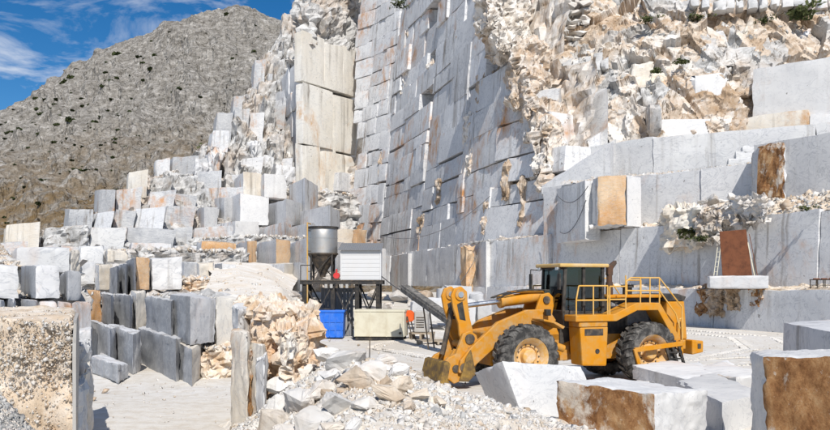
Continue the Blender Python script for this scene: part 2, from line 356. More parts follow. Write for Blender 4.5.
def patch(name, rows, nu, nv, disp=None, mats=('rock_rough',), parent=None, smooth=False):
    """grid through control points (world Vectors), displaced along its normal"""
    C = np.array([[tuple(p) for p in r] for r in rows], dtype=float)   # [nr, nc, 3]
    nr, nc = C.shape[:2]
    def lerp(a, t, ax):
        m = a.shape[ax] - 1; x = t * m; i = np.clip(np.floor(x).astype(int), 0, m - 1); f = x - i
        A = np.take(a, i, ax); B = np.take(a, i + 1, ax)
        sh = [1] * a.ndim; sh[ax] = -1; f = f.reshape(sh)
        return A * (1 - f) + B * f
    S = lerp(lerp(C, np.linspace(0, 1, nv), 0), np.linspace(0, 1, nu), 1)
    du = np.gradient(S, axis=1); dv = np.gradient(S, axis=0)
    N = np.cross(du, dv); N /= np.maximum(np.linalg.norm(N, axis=2, keepdims=True), 1e-9)
    if disp:
        for j in range(nv):
            for i in range(nu):
                p = Vector(S[j, i]); r = disp(p, i / (nu - 1), j / (nv - 1))
                if isinstance(r, Vector): S[j, i] += np.array(r)
                else: S[j, i] += N[j, i] * r
    v = S.reshape(-1, 3)
    f = [(j * nu + i, j * nu + i + 1, (j + 1) * nu + i + 1, (j + 1) * nu + i) for j in range(nv - 1) for i in range(nu - 1)]
    me = mesh_from(name, v, f)
    if smooth:
        for q in me.polygons: q.use_smooth = True
    o = link(name, me, parent, mats)
    return o, S

def hull_rock(name, npts=14, sx=1, sy=1, sz=1, seed=0, cube=0.5):
    r = random.Random(seed); bm = bmesh.new()
    for _ in range(npts):
        v = Vector((r.gauss(0, 1), r.gauss(0, 1), r.gauss(0, 1)))
        a = v / max(abs(v.x), abs(v.y), abs(v.z)); b = v.normalized()
        q = (a * cube + b * (1 - cube)) * r.uniform(0.75, 1.0) * 0.5
        bm.verts.new((q.x * sx, q.y * sy, q.z * sz))
    res = bmesh.ops.convex_hull(bm, input=bm.verts)
    loose = [v for v in bm.verts if not v.link_faces]
    for v in loose: bm.verts.remove(v)
    bmesh.ops.dissolve_limit(bm, angle_limit=R(9), verts=bm.verts, edges=bm.edges)
    me = bpy.data.meshes.new(name); bm.to_mesh(me); bm.free()
    return me
ROCKS = [hull_rock('rock_shape', random.Random(i).randint(11, 22), 1, random.Random(i + 50).uniform(0.65, 1.0), random.Random(i + 90).uniform(0.5, 0.9), i, 0.55) for i in range(22)]
def weather(me, seed, k=4, amp=0.022):
    """break up the flat facets of a rock shape"""
    bm = bmesh.new(); bm.from_mesh(me); bmesh.ops.triangulate(bm, faces=bm.faces)
    bmesh.ops.subdivide_edges(bm, edges=bm.edges[:], cuts=k, use_grid_fill=True); bm.normal_update()
    o = Vector((seed * 3.1, seed * 1.7, seed))
    mv = []
    for v in bm.verts:
        p = v.co * 1.0 + o
        d = noise.noise(p * 3.0) * amp * 1.6 + noise.noise(p * 9.0) * amp * 0.9 + blocky(p, 0.16) * amp * 0.8
        if len({tuple(round(c, 2) for c in f.normal) for f in v.link_faces}) > 1: d -= amp * 0.8
        mv.append(v.normal * d)
    for v, d in zip(bm.verts, mv): v.co += d
    out = bpy.data.meshes.new('boulder_shape'); bm.to_mesh(out); bm.free(); return out
BOULD = [weather(m, i + 1) for i, m in enumerate(ROCKS)]
SHAPES = {}
def rockmesh(i, m, big=False):
    if (i, m, big) not in SHAPES:
        me = BOULD[i].copy() if big else ROCKS[i].copy(); me.materials.append(MATS[m]); SHAPES[(i, m, big)] = me
    return SHAPES[(i, m, big)]
SMALL = []
for i in range(14):
    me = hull_rock('pebble_shape', 8, 1, 0.8, 0.65, 300 + i, 0.4)
    bm = bmesh.new(); bm.from_mesh(me); bmesh.ops.triangulate(bm, faces=bm.faces)
    bm.verts.index_update()
    SMALL.append((np.array([v.co[:] for v in bm.verts]), np.array([[v.index for v in f.verts] for f in bm.faces])))
    bm.free(); bpy.data.meshes.remove(me)
def pebbles(name, pts, sizes, mats, parent=None, pick=None, flat=1.0):
    """thousands of small angular stones as one mesh"""
    V, F, M = [], [], []; o = 0; rg = np.random.RandomState(len(pts))
    for p, s in zip(pts, sizes):
        sv, sf = SMALL[rg.randint(len(SMALL))]
        q = rg.normal(size=4); q /= np.linalg.norm(q); w, x, y, z = q
        Rm = np.array([[1 - 2 * (y * y + z * z), 2 * (x * y - z * w), 2 * (x * z + y * w)], [2 * (x * y + z * w), 1 - 2 * (x * x + z * z), 2 * (y * z - x * w)], [2 * (x * z - y * w), 2 * (y * z + x * w), 1 - 2 * (x * x + y * y)]])
        V.append((sv * s * rg.uniform(0.7, 1.3, 3)) @ Rm.T * np.array([1, 1, flat]) + np.array(p)); F.append(sf + o); o += len(sv)
        M.append(np.full(len(sf), pick(p, rg) if pick else rg.randint(len(mats))))
    V = np.concatenate(V); F = np.concatenate(F); M = np.concatenate(M).astype(np.int32)
    me = bpy.data.meshes.new(name)
    me.vertices.add(len(V)); me.vertices.foreach_set('co', V.astype(np.float32).ravel())
    me.loops.add(len(F) * 3); me.loops.foreach_set('vertex_index', F.astype(np.int32).ravel())
    me.polygons.add(len(F)); me.polygons.foreach_set('loop_start', np.arange(0, len(F) * 3, 3, dtype=np.int32))
    for m in mats: me.materials.append(MATS[m])
    me.polygons.foreach_set('material_index', M)
    me.update(calc_edges=True); me.validate()
    ob = link(name, me, parent); tag(ob, kind='stuff')
    return ob
def sample(S, n, rg=None, u=(0, 1), v=(0, 1)):
    rg = rg or np.random.RandomState(n)
    nv, nu = S.shape[:2]
    a = rg.uniform(v[0], v[1], n) * (nv - 1.001); b = rg.uniform(u[0], u[1], n) * (nu - 1.001)
    i = a.astype(int); j = b.astype(int); fa = (a - i)[:, None]; fb = (b - j)[:, None]
    return (S[i, j] * (1 - fa) + S[i + 1, j] * fa) * (1 - fb) + (S[i, j + 1] * (1 - fa) + S[i + 1, j + 1] * fa) * fb

# ================================================================== SETTING
# ---------------------------------------------------------------- ground sheet
def graded(lo, hi, c, n, p=2.6):
    t = np.linspace(-1, 1, n); s = np.sign(t) * np.abs(t) ** p
    return np.where(s < 0, c + s * (c - lo), c + s * (hi - c))
gx = graded(-3000, 3000, 0, 221, 3.4); gy = graded(-3000, 3000, 26, 221, 3.4)
gv = []
for y in gy:
    for x in gx:
        r = math.hypot(x, y - 30); z = 0.0
        if r < 110:
            w = max(0.0, 1 - r / 110)
            p = Vector((x, y, 0))
            z = (noise.noise(p * 0.22) * 0.10 + noise.noise(p * 0.9) * 0.05 + noise.noise(p * 2.3) * 0.02) * w - 0.04
        gv.append((x, y, z))
n = len(gx)
gf = [(j * n + i, j * n + i + 1, (j + 1) * n + i + 1, (j + 1) * n + i) for j in range(n - 1) for i in range(n - 1)]
ground = link('ground', mesh_from('ground', gv, gf), None, ('quarry_dust',)); tag(ground, kind='structure')
for q in ground.data.polygons: q.use_smooth = True

# ---------------------------------------------------------------- mountain
mpx = [-160, -80, 0, 40, 75, 110, 140, 170, 200, 235, 255, 290, 330, 400, 480]
mty = [185, 148, 112, 88, 63, 43, 30, 21, 13, 5, 6, 17, 32, 62, 95]
rows = [[W(x, 300, 300) for x in mpx], [W(x, 215 + (t - 100) * 0.12, 430) for x, t in zip(mpx, mty)],
        [W(x, (215 + (t - 100) * 0.12) * 0.5 + t * 0.5, 640) for x, t in zip(mpx, mty)],
        [W(x, t, 900) for x, t in zip(mpx, mty)], [W(x, t + 60, 1150) for x, t in zip(mpx, mty)], [W(x, 300, 1500) for x in mpx]]
def mdisp(p, u, v):
    q = p / 55.0
    x2 = p.x * 0.8 + p.z * 0.6; z2 = p.z * 0.8 - p.x * 0.6
    d = (noise.ridged_multi_fractal(Vector((x2 / 45, p.y / 90, z2 / 130)), 0.9, 2.1, 5, 0.9, 2.0) - 1.1) * 11.0
    d += noise.fractal(Vector((p.x / 16, p.y / 16, p.z / 30)), 0.8, 2.1, 6) * 3.0
    bed = (p.z * 0.85 + p.x * 0.30 + p.y * 0.12) / 13.0 + noise.noise(p / 60) * 1.5
    d += ((bed % 1.0) ** 3) * 3.4 * (0.4 + noise.noise(p / 35)) + facet(p, 15.0) * 1.2 + facet(p, 5.0) * 0.5
    top = math.exp(-((v - 0.6) / 0.04) ** 2)
    return d * (1 - 0.35 * top)
mountain, MS = patch('mountain', rows, 300, 210, mdisp, ('mountain_rock',)); tag(mountain, kind='structure')

rgm = np.random.RandomState(15)
mpp = sample(MS, 14000, rgm, (0.08, 0.78), (0.14, 0.60))
pebbles('mountain_boulders', [q - np.array([0, 0, 0.4]) for q in mpp], np.minimum(rgm.gamma(1.2, 0.9, 14000) + 0.5, 5.0), ('mountain_rock',), mountain)
# leafy clump used for shrubs
def clump(name, n, rad, leaf, seed, m, hz=0.8):
    r = random.Random(seed); v, f = [], []
    lobes = [(Vector((r.uniform(-.55, .55), r.uniform(-.55, .55), r.uniform(0.15, .8))) * rad, rad * r.uniform(.35, .6)) for _ in range(6)]
    for i in range(n):
        c, lr = r.choice(lobes)
        d = Vector((r.gauss(0, 1), r.gauss(0, 1), r.gauss(0, 1))).normalized() * lr * r.random() ** 0.4
        p = c + d; p.z = max(0.02, p.z * hz)
        a = Vector((r.gauss(0, 1), r.gauss(0, 1), r.gauss(0, 1))).normalized(); b = a.orthogonal().normalized() * leaf * r.uniform(.4, .8); a = a * leaf * r.uniform(.7, 1.3)
        k = len(v); v += [p - a, p + b, p + a, p - b]; f.append((k, k + 1, k + 2, k + 3))
    me = mesh_from(name, v, f); me.materials.append(MATS[m]); return me
CL = [clump('shrub', 150, 1.0, 0.30, 40 + i, 'shrub_dark') for i in range(4)]
CG = [clump('shrub', 150, 1.0, 0.16, 60 + i, 'leaf_green', 0.7) for i in range(3)]
rg = np.random.RandomState(5)
mp_pts = sample(MS, 900, rg, (0.12, 0.72), (0.16, 0.585))
cnt = 0
for p in mp_pts:
    px = 415 + 800 * p[0] / p[1]; py = 283 - (p[2] - 3.5) * 800 / p[1]
    if not (-10 < px < 285) or py > 235: continue
    # thicker along the left shoulder and sparse on the high face
    w = 0.8 if (px < 120 and py < 175) else (0.14 if py < 150 else 0.40)
    if rg.rand() > w: continue
    o = bpy.data.objects.new('mountain_shrub', CL[rg.randint(4)]); col.objects.link(o)
    s = rg.uniform(0.9, 2.6) * p[1] / 800.0 * (1.5 if rg.rand() < 0.15 else 1.0) * 1.25
    o.location = (p[0], p[1], p[2] - 0.25 * s); o.scale = (s * 1.2, s * 1.2, s); o.rotation_euler = (0, 0, rg.uniform(0, 6))
    tag(o, 'small dark green shrub dotted on the bare grey mountainside', 'shrub', 'shrubs scattered over the mountain'); cnt += 1
    if cnt >= 190: break

# ---------------------------------------------------------------- block walls
def cliff(parent, pts, z0, z1, rowh, colw, mats, setback=0.0, jit=0.12, skip=0.0, back=3.0, keep=None, k=2, chip=0.07, amp=0.03, zj=0.1, wvar=0.45, lean=0.0, edge=0.0, hvar=0.15, leanv=None, nsc=0.8, steps=0.0, zo=0.0):
    pts = [Vector(p) for p in pts]
    L = [0]
    for a, b in zip(pts, pts[1:]): L.append(L[-1] + (b - a).length)
    def at(s):
        s = min(max(s, 0), L[-1])
        for i in range(len(pts) - 1):
            if s <= L[i + 1] + 1e-6:
                d = (pts[i + 1] - pts[i]).normalized(); return pts[i] + d * (s - L[i]), Vector((d.y, -d.x))
    z = z0; row = 0
    while z < z1 - 0.3:
        h = min(rowh * rnd(1 - hvar, 1 + hvar), z1 - z)
        if z1 - z - h < rowh * 0.4: h = z1 - z
        s = -rnd(0, colw * 0.5)
        while s < L[-1]:
            w = colw * rnd(1 - wvar, 1 + wvar)
            a0, a1 = max(s, 0), min(s + w, L[-1])
            if L[-1] - a1 < colw * 0.3: a1 = L[-1]
            s = a1 if a1 == L[-1] else s + w
            if a1 - a0 < 0.25: continue
            A, na = at(a0 + 0.015); B, nb = at(a1 - 0.015)
            cpt, n = at((a0 + a1) / 2)
            lv = Vector(leanv) if leanv else n
            o = n * (rnd(-jit, jit)) - lv * (setback * row + lean * (z - z0))
            if steps: o += n * round(noise.noise(Vector(((a0 + a1) / 2 / 9.0 + 31.7, z / 13.0, 4.2))) * 5.0) * steps
            cpt = cpt + o
            bp = B + o
            if keep and z > 27 and 415 + 800 * bp.x / bp.y > 572 - (z - 8.8) * 1.45: continue
            if keep and not keep(415 + 800 * cpt.x / cpt.y, z + h / 2, 283 - (z + h / 2 - 3.5) * 800 / cpt.y): continue
            if random.random() < skip: continue
            tw = n * rnd(-jit, jit) * 0.4
            A2, B2 = A + o + tw, B + o - tw
            m = random.choices([q[0] for q in mats], [q[1] for q in mats])[0]
            za, zb_ = rnd(-zo, zo), rnd(-zo, zo)
            gridbox('cut_block', [A2, B2, B2 - n * back, A2 - n * back], z + za, z + h - 0.02 + zb_, k=k, chip=chip, amp=amp, nscale=nsc, mats=(m,), parent=parent, zj=zj, lean=tuple(-lv * lean * h))
        z += h; row += 1

def backing(name, pts, z0, z1, off, lean, nu, nv, m, parent, amp=0.6):
    rows = []
    P = [Vector(p) for p in pts]
    for t in (0, 0.5, 1):
        z = z0 + (z1 - z0) * t; r = []
        for i, p in enumerate(P):
            a = P[max(i - 1, 0)]; b = P[min(i + 1, len(P) - 1)]; d = (b - a).normalized(); nn = Vector((d.y, -d.x))
            q = p - nn * (off + lean * t); r.append((q.x, q.y, z))
        rows.append(r)
    return patch(name, rows, nu, nv, lambda p, u, v: facet(p, 1.6) * amp * 0.8, (m,), parent)

# lower bench wall, at about eye height
W1 = [P2(440, 112), (12.0, 91), (22.9, 66.7), (26.0, 57), (27.6, 52), (33, 36)]
def cparent(name, **k):
    o = bpy.data.objects.new(name, None); col.objects.link(o); o.empty_display_size = 0.2; return tag(o, **k)
low_wall = cparent('lower_quarry_wall', kind='structure')
cliff(low_wall, W1, -0.3, 3.1, 3.4, 9.5, [('marble_grey', 5), ('marble_cliff', 3)], jit=0.06, back=7.0, k=8, zj=0.1, chip=0.04, amp=0.07, lean=0.05)
W2 = [(-22, 178), (-5.9, 157), (8.2, 101), (14.9, 88), (22.4, 73), (29, 56.5), (37, 38)]
mid_wall = cparent('middle_quarry_wall', kind='structure')
cliff(mid_wall, W2, 3.0, 8.8, 5.8, 11, [('marble_grey', 4), ('marble_cliff', 4)], jit=0.06, steps=0.12, back=8.0, k=9, zj=0.15, chip=0.05, amp=0.12, lean=0.05)
# sawn returns standing proud of the middle wall, right faces coloured white as sunlit
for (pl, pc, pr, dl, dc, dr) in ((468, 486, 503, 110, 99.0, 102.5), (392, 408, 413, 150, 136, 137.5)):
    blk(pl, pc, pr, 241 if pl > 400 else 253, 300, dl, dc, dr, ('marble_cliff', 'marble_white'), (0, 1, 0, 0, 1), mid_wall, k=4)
for (pl, pc, pr, yt, yb, d) in ((461, 466, 474, 246, 292, 102),):
    blk(pl, pc, pr, yt, yb, d + 4, d, d + 1, ('marble_ochre',), parent=mid_wall, k=5, blk=0.25)

# ---------------------------------------------------------------- the main cliff
main_cliff = cparent('main_quarry_cliff', kind='structure')
MC = [(-29.5, 198), (-26, 184), (-14.5, 174), (-7.5, 163.5), (-2.6, 149), (9.6, 103), (16.2, 90.5)]
def keep_main(px, z, py):
    if px > 553 - (z - 8.8) * 1.45: return False
    if z > 27 and px < 356: return False
    return True
CM = [('marble_main', 9), ('marble_grey', 2), ('marble_cliff', 1.2)]
cliff(main_cliff, MC[:4], 8.7, 76, 3.7, 4.6, CM, setback=0.05, lean=0.09, leanv=(-0.9, -0.43), jit=0.10, steps=0.15, zo=0.28, skip=0.02, back=4.5, keep=keep_main, k=4, zj=0.14, chip=0.08, amp=0.06)
def mid(a, b, t): return (a[0] + (b[0] - a[0]) * t, a[1] + (b[1] - a[1]) * t)
m1, m2 = mid(MC[4], MC[5], 0.25), mid(MC[4], MC[5], 0.68)
for seg, rh_, cw_ in (([MC[3], MC[4], m1], 3.9, 9.0), ([m1, m2], 3.6, 13.0), ([m2, MC[5], MC[6]], 3.9, 12.0)):
  cliff(main_cliff, seg, 8.7, 70, rh_, cw_, CM, setback=0.05, lean=0.09, leanv=(-0.9, -0.43), jit=0.10, steps=0.15, zo=0.28, skip=0.02, back=4.5, keep=keep_main, k=5, zj=0.10, chip=0.045, amp=0.09, wvar=0.65, hvar=0.35)
backing('rock_core', [(-28, 198), (-25, 187), (-5.5, 165), (9.6, 105.5), (17.5, 91.5)], 6, 30, 1.6, 2.8, 120, 40, 'rock_rough', main_cliff)
backing('rock_core', [(-16, 184), (-4.5, 166), (0.5, 151), (12, 107), (16, 98)], 28, 80, 2.0, 5.5, 100, 50, 'rock_rough', main_cliff)
# natural brown seams left between sawn faces, let into the wall line
def on_line(pts, px):
    k = (px - CX) / FPX
    for a, b in zip(pts, pts[1:]):
        a, b = Vector(a), Vector(b); fa, fb = a.x - k * a.y, b.x - k * b.y
        if fa * fb <= 0 and fa != fb:
            t = fa / (fa - fb); d = (b - a).normalized(); return a + (b - a) * t, d, Vector((d.y, -d.x))
def seam(parent, pts, px0, px1, y0, y1, m, out=0.25, setb=0.2, rowh=3.7, zb=8.7, k=12, a=0.35, thick=2.5):
    pm = (px0 + px1) / 2; p, d, nn = on_line(pts, pm); dd = p.y
    sb = 0.115 * (ZZ((y0 + y1) / 2, dd) - zb)
    A, _, _ = on_line(pts, px0); B, _, _ = on_line(pts, px1)
    A = A + nn * (out - sb); B = B + nn * (out - sb)
    return gridbox('rough_seam', [A, B, B - nn * thick, A - nn * thick], ZZ(y1, dd), ZZ(y0, dd), k=k, chip=a, amp=a, nscale=0.45, mats=(m,), parent=parent, blk=a, bscale=1.1, lean=tuple(-nn * 0.05 * (y1 - y0) * dd / 800))
for (a, b, y0, y1, m) in ((460, 468, 68, 128, 'rock_brown'), (452, 459, 112, 150, 'rock_rough'), (457, 463, 148, 178, 'rock_rough'), (416, 420, 216, 240, 'rock_brown'), (381, 387, 20, 70, 'rock_brown'), (384, 390, 66, 96, 'rock_rough'), (392, 402, -6, 36, 'rock_brown'), (370, 373, 150, 186, 'rock_brown'), (466, 474, -6, 34, 'rock_rough'), (408, 412, 60, 90, 'rock_rough'), (436, 441, 30, 64, 'rock_brown'), (497, 503, 160, 200, 'rock_brown'), (516, 520, 176, 230, 'rock_brown'), (480, 484, 200, 232, 'rock_rough'), (430, 434, 180, 204, 'rock_brown')):
    seam(main_cliff, MC, a, b, y0, y1, m, out=0.30)
# broken right edge of the sawn face
for (pl, pc, pr, yt, yb, d, m) in ((526, 536, 566, 96, 176, 94.0, 'rock_rough'), (538, 546, 562, 118, 190, 92.5, 'rock_rough'), (506, 516, 548, 40, 110, 98.5, 'rock_rough'), (520, 528, 552, 70, 120, 96.5, 'rock_rough'), (488, 498, 530, -14, 52, 102, 'rock_rough'), (478, 488, 508, -20, 24, 101, 'rock_rough')):
    blk(pl, pc, pr, yt, yb, d + 5, d, d + 2.5, (m,), parent=main_cliff, name='rough_edge', k=34, chip=0.6, amp=0.8, nscale=0.3, blk=0.55, bscale=1.5)

# ---------------------------------------------------------------- tall buttress at the left of the cliff
buttress = cparent('tall_buttress', kind='structure')
BR = [P2(302.5, 170), P2(358, 186)]
BL = [P2(258, 232), P2(304, 173)]
cliff(buttress, BR, 20, 57, 12.5, 8.5, [('marble_buttress', 3)], jit=0.25, back=2.2, k=7, chip=0.10, amp=0.12, nsc=0.25, zj=0.8)
cliff(buttress, BL, 20, 54, 5.2, 9.5, [('marble_grey', 3), ('marble_cliff', 3)], jit=0.35, back=2.2, k=5, chip=0.14, amp=0.14, zj=0.3)
gridbox('rock_core', [P2(262, 234), P2(305.5, 175), P2(357, 189.5), P2(330, 240)], 15, 54, k=16, chip=0.3, amp=0.2, mats=('rock_rough',), parent=buttress)
o = gridbox('rough_crown', [P2(289, 200), P2(303, 172.5), P2(360, 188), P2(330, 214)], 54, 80, k=40, chip=1.0, amp=1.6, nscale=0.12, mats=('rock_white',), parent=buttress, blk=1.5, bscale=4.0, lean=(3, 9))
# rows of blocks below the buttress
shelf = cparent('stepped_shelf', kind='structure')

# ---------------------------------------------------------------- left hillside with slabs
rpx = [-60, 20, 60, 100, 150, 200, 230, 262, 300, 340]
rty = [262, 247, 233, 208, 177, 152, 122, 64, -4, -50]
rd = [118, 122, 128, 138, 152, 172, 192, 214, 238, 252]
bty = [285, 275, 272, 272, 272, 270, 265, 245, 205, 190]
bd = [92, 95, 100, 104, 110, 118, 126, 150, 184, 200]
def hill_d(px, py):
    ry = np.interp(px, rpx, rty); by = np.interp(px, rpx, bty); v = (by - py) / (by - ry)
    return np.interp(px, rpx, bd) + (np.interp(px, rpx, rd) - np.interp(px, rpx, bd)) * min(max(v, 0), 1)
rows = [[W(x, y, d) for x, y, d in zip(rpx, bty, bd)],
        [(W(x, y, d) * .5 + W(x2, y2, d2) * .5) for x, y, d, x2, y2, d2 in zip(rpx, bty, bd, rpx, rty, rd)],
        [W(x, y, d) for x, y, d in zip(rpx, rty, rd)],
        [W(x, y + 22, d + 26) for x, y, d in zip(rpx, rty, rd)], [W(x - 30, 300, d + 90) for x, y, d in zip(rpx, rty, rd)]]
def hdisp(p, u, v):
    a = 0.5 + 1.3 * u
    return Vector((0.25, -0.72, 0.4)) * (facet(Vector((p.x * 1.5, p.y * 1.2, p.z * 0.45)), 4.6) * 1.5 + facet(Vector((p.x * 1.3, p.y, p.z * 0.6)), 1.9) * 0.6) * a
left_hill, HS = patch('left_hillside', rows, 260, 200, hdisp, ('rock_white',)); tag(left_hill, kind='structure')
for yb, ht in ((270, 21), (251, 21), (232, 21), (213, 20), (195, 19), (178, 18), (161, 18), (144, 18), (127, 18), (110, 18), (93, 18), (76, 18), (58, 18), (40, 18), (22, 18)):
    x = np.interp(-yb, [-v for v in rty], rpx) + 6
    while x < (236 if yb > 190 else 298 - (yb < 60) * 6):
        w = rnd(13, 50) * (0.7 if yb < 200 else 1) * (0.55 if yb < 170 else 1)
        if yb < 175 and random.random() < 0.35: x += w; continue
        d = hill_d(x + w / 2, yb) - 2.2 + rnd(-.8, .8)
        m = random.choices(('marble_pale', 'marble_cliff', 'marble_hill', 'marble_cream', 'rock_white', 'marble_grey'), (0.7, 1.2, 7, 0.7, 1.8 if yb > 175 else 8, 1.5))[0]
        h = ht * (rnd(0.95, 1.3) if yb > 175 else rnd(0.8, 2.0))
        rr = m == 'rock_white'
        blk(x - rnd(1, 5), x, x + w, yb - h, yb + 4, d + rnd(5, 9), d, d + rnd(-3.0, 1.5), (m,), parent=left_hill, k=8 if rr else 4, chip=0.2 if rr else 0.09, amp=0.3 if rr else 0.12, zj=0.5, blk=0.25 if rr else 0.0, bscale=1.2, lean=(rnd(0.1, 0.9), rnd(0, 0.4)))
        x += w + (rnd(3, 6) if random.random() < 0.22 else rnd(0.0, 0.8))
# tall sawn faces and ledges high on the ridge
for (pl, pc, pr, yt, yb, m) in ((205, 213, 222, 148, 190, 'marble_cliff'), (222, 228, 240, 150, 192, 'rock_white'), (242, 252, 262, 140, 175, 'marble_pale'), (262, 270, 282, 150, 178, 'rock_white'), (228, 236, 250, 118, 150, 'rock_white'), (268, 290, 300, 88, 150, 'marble_grey'), (254, 264, 276, 100, 142, 'rock_white'), (190, 195, 212, 160, 190, 'marble_pale'), (160, 166, 190, 172, 196, 'rock_white'), (274, 284, 296, 40, 90, 'rock_white'), (262, 275, 300, 165, 200, 'marble_cliff')):
    d = hill_d(pc, yb) - 2.5
    blk(pl, pc, pr, yt, yb + 4, d + 8, d, d + 4, (m,), parent=left_hill, k=7, chip=0.35, amp=0.5, nscale=0.3, zj=0.8, blk=0.45, bscale=1.8)

# ---------------------------------------------------------------- stepped shelf between hillside, cliff and silo
G_, SH_, P_, C_, O_, WH, CL_ = 'marble_grey', 'marble_shaded', 'marble_pale', 'marble_cream', 'marble_ochre', 'marble_white', 'marble_cliff'
for (pl, pc, pr, yt, yb, dl, dc, dr, ml, mr) in (  # dark left faces and white right faces carry shade and sun in colour
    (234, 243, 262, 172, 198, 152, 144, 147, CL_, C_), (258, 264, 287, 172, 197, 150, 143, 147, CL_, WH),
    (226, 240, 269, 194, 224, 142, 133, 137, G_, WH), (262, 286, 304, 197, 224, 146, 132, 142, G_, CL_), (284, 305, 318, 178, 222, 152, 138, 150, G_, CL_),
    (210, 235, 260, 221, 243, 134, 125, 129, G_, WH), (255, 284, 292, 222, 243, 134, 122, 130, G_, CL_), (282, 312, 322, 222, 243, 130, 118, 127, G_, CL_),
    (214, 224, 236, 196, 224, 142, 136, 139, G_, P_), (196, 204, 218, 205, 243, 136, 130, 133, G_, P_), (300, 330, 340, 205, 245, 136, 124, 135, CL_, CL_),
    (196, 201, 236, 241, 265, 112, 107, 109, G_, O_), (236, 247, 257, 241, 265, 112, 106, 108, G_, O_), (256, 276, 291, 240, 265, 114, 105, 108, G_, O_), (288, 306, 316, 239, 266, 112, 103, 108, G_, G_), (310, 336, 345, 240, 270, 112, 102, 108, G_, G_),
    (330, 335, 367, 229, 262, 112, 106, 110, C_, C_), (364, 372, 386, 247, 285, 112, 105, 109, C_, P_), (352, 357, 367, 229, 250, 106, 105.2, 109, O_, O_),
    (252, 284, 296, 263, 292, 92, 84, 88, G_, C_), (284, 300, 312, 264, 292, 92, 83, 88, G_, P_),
    (178, 184, 198, 262, 290, 72, 69, 71, G_, P_), (196, 199, 214, 263, 287, 71, 69, 70, P_, C_), (214, 222, 236, 264, 284, 73, 70, 71, SH_, P_),
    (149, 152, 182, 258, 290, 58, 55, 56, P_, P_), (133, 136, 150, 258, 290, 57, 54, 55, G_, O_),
    (109, 117, 119, 266, 300, 57, 51, 54, SH_, P_), (118, 126, 128, 262, 300, 57, 51, 54, SH_, P_), (126, 134, 136, 257, 300, 57, 51, 54, SH_, P_),
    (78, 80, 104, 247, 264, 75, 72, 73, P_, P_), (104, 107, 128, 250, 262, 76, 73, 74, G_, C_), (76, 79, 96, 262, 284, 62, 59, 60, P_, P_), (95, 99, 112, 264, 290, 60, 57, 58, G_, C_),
    (100, 111, 114, 296, 330, 44, 39, 42, SH_, P_), (114, 130, 133, 297, 334, 44, 38, 42, SH_, P_), (84, 88, 101, 292, 328, 46, 43, 44, G_, O_), (131, 136, 146, 292, 336, 44, 41, 42, G_, C_),
    (146, 171, 178, 301, 346, 35, 30.5, 33, SH_, P_), (170, 190, 215, 298, 346, 31.5, 28, 29.6, SH_, P_), (213, 216, 246, 298, 348, 30.5, 29.6, 31, C_, C_),
    (138, 176, 186, 341, 390, 34.5, 28.3, 31, SH_, G_), (175, 192, 204, 349, 390, 29.5, 27.2, 30, SH_, C_),
    (72, 75, 92, 330, 358, 34, 31.5, 32, G_, P_), (90, 110, 116, 328, 372, 36, 31.5, 33, SH_, G_), (108, 133, 141, 333, 376, 34, 30.5, 32, SH_, G_), (92, 118, 128, 366, 384, 30.5, 28, 29.5, SH_, G_)):
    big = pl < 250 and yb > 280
    if ml == SH_: dl = dc + (dl - dc) * 1.25
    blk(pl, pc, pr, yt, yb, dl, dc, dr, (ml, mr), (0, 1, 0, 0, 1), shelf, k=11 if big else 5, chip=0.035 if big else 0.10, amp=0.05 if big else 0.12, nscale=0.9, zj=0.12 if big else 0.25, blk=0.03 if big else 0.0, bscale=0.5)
# rough fill between the steps
STEPS = []
def rough(name, pl, pc, pr, yt, yb, dl, dc, dr, m, parent, k=16, a=0.3, bs=0.8, **kw):
    if name == 'rock_step': STEPS.append((P2(pl, dl), P2(pc, dc), P2(pr, dr), ZZ(yt, dc)))
    return blk(pl, pc, pr, yt, yb, dl, dc, dr, (m,), parent=parent, name=name, k=k, chip=a * 0.8, amp=a, nscale=0.5, blk=a, bscale=bs, **kw)
rough('rock_step', 140, 190, 300, 302, 400, 62, 32, 60, 'rock_white', shelf, 24, 0.25, 0.7)
rough('rock_step', 196, 205, 262, 350, 400, 32, 29, 30.5, 'knoll_rock', shelf, 18, 0.22, 0.5)
rough('rock_step', 78, 104, 180, 268, 310, 64, 58, 62, 'rock_white', shelf, 20, 0.35, 0.8)
rough('rock_step', 60, 96, 150, 300, 345, 50, 44, 48, 'rock_white', shelf, 20, 0.3, 0.7)
rough('rock_step', 176, 186, 260, 280, 302, 66, 61, 64, 'knoll_rock', shelf, 20, 0.35, 0.8)
rough('rock_step', 90, 150, 250, 250, 300, 98, 90, 96, 'rock_white', shelf, 24, 0.5, 1.0)
rough('rock_step', 180, 250, 345, 236, 290, 124, 115, 124, 'rock_white', shelf, 24, 0.5, 1.2)
rough('rock_step', 215, 290, 360, 190, 250, 156, 148, 156, 'rock_white', shelf, 24, 0.8, 1.6)
# dusty haul ramp climbing behind the silo
ramp, RS = patch('haul_ramp', [[W(196, 300, 44), W(240, 298, 44), W(285, 299, 46), W(305, 312, 50)], [W(206, 288, 54), W(243, 283, 55), W(280, 286, 57), W(300, 300, 60)], [W(212, 273, 66), W(236, 269, 68), W(264, 275, 70), W(292, 290, 72)], [W(196, 263, 84), W(232, 261, 88), W(268, 264, 88), W(300, 276, 90)]],
    90, 80, lambda p, u, v: Vector((0, 0, noise.fractal(p * 0.4, 1, 2, 4) * 0.14)), ('pale_spoil',), None, True); tag(ramp, kind='structure')
pebbles('loose_rubble', sample(RS, 260, np.random.RandomState(8)), np.random.RandomState(9).gamma(1.4, 0.09, 260) + 0.03, ('stone_white', 'stone_tan'), ramp)

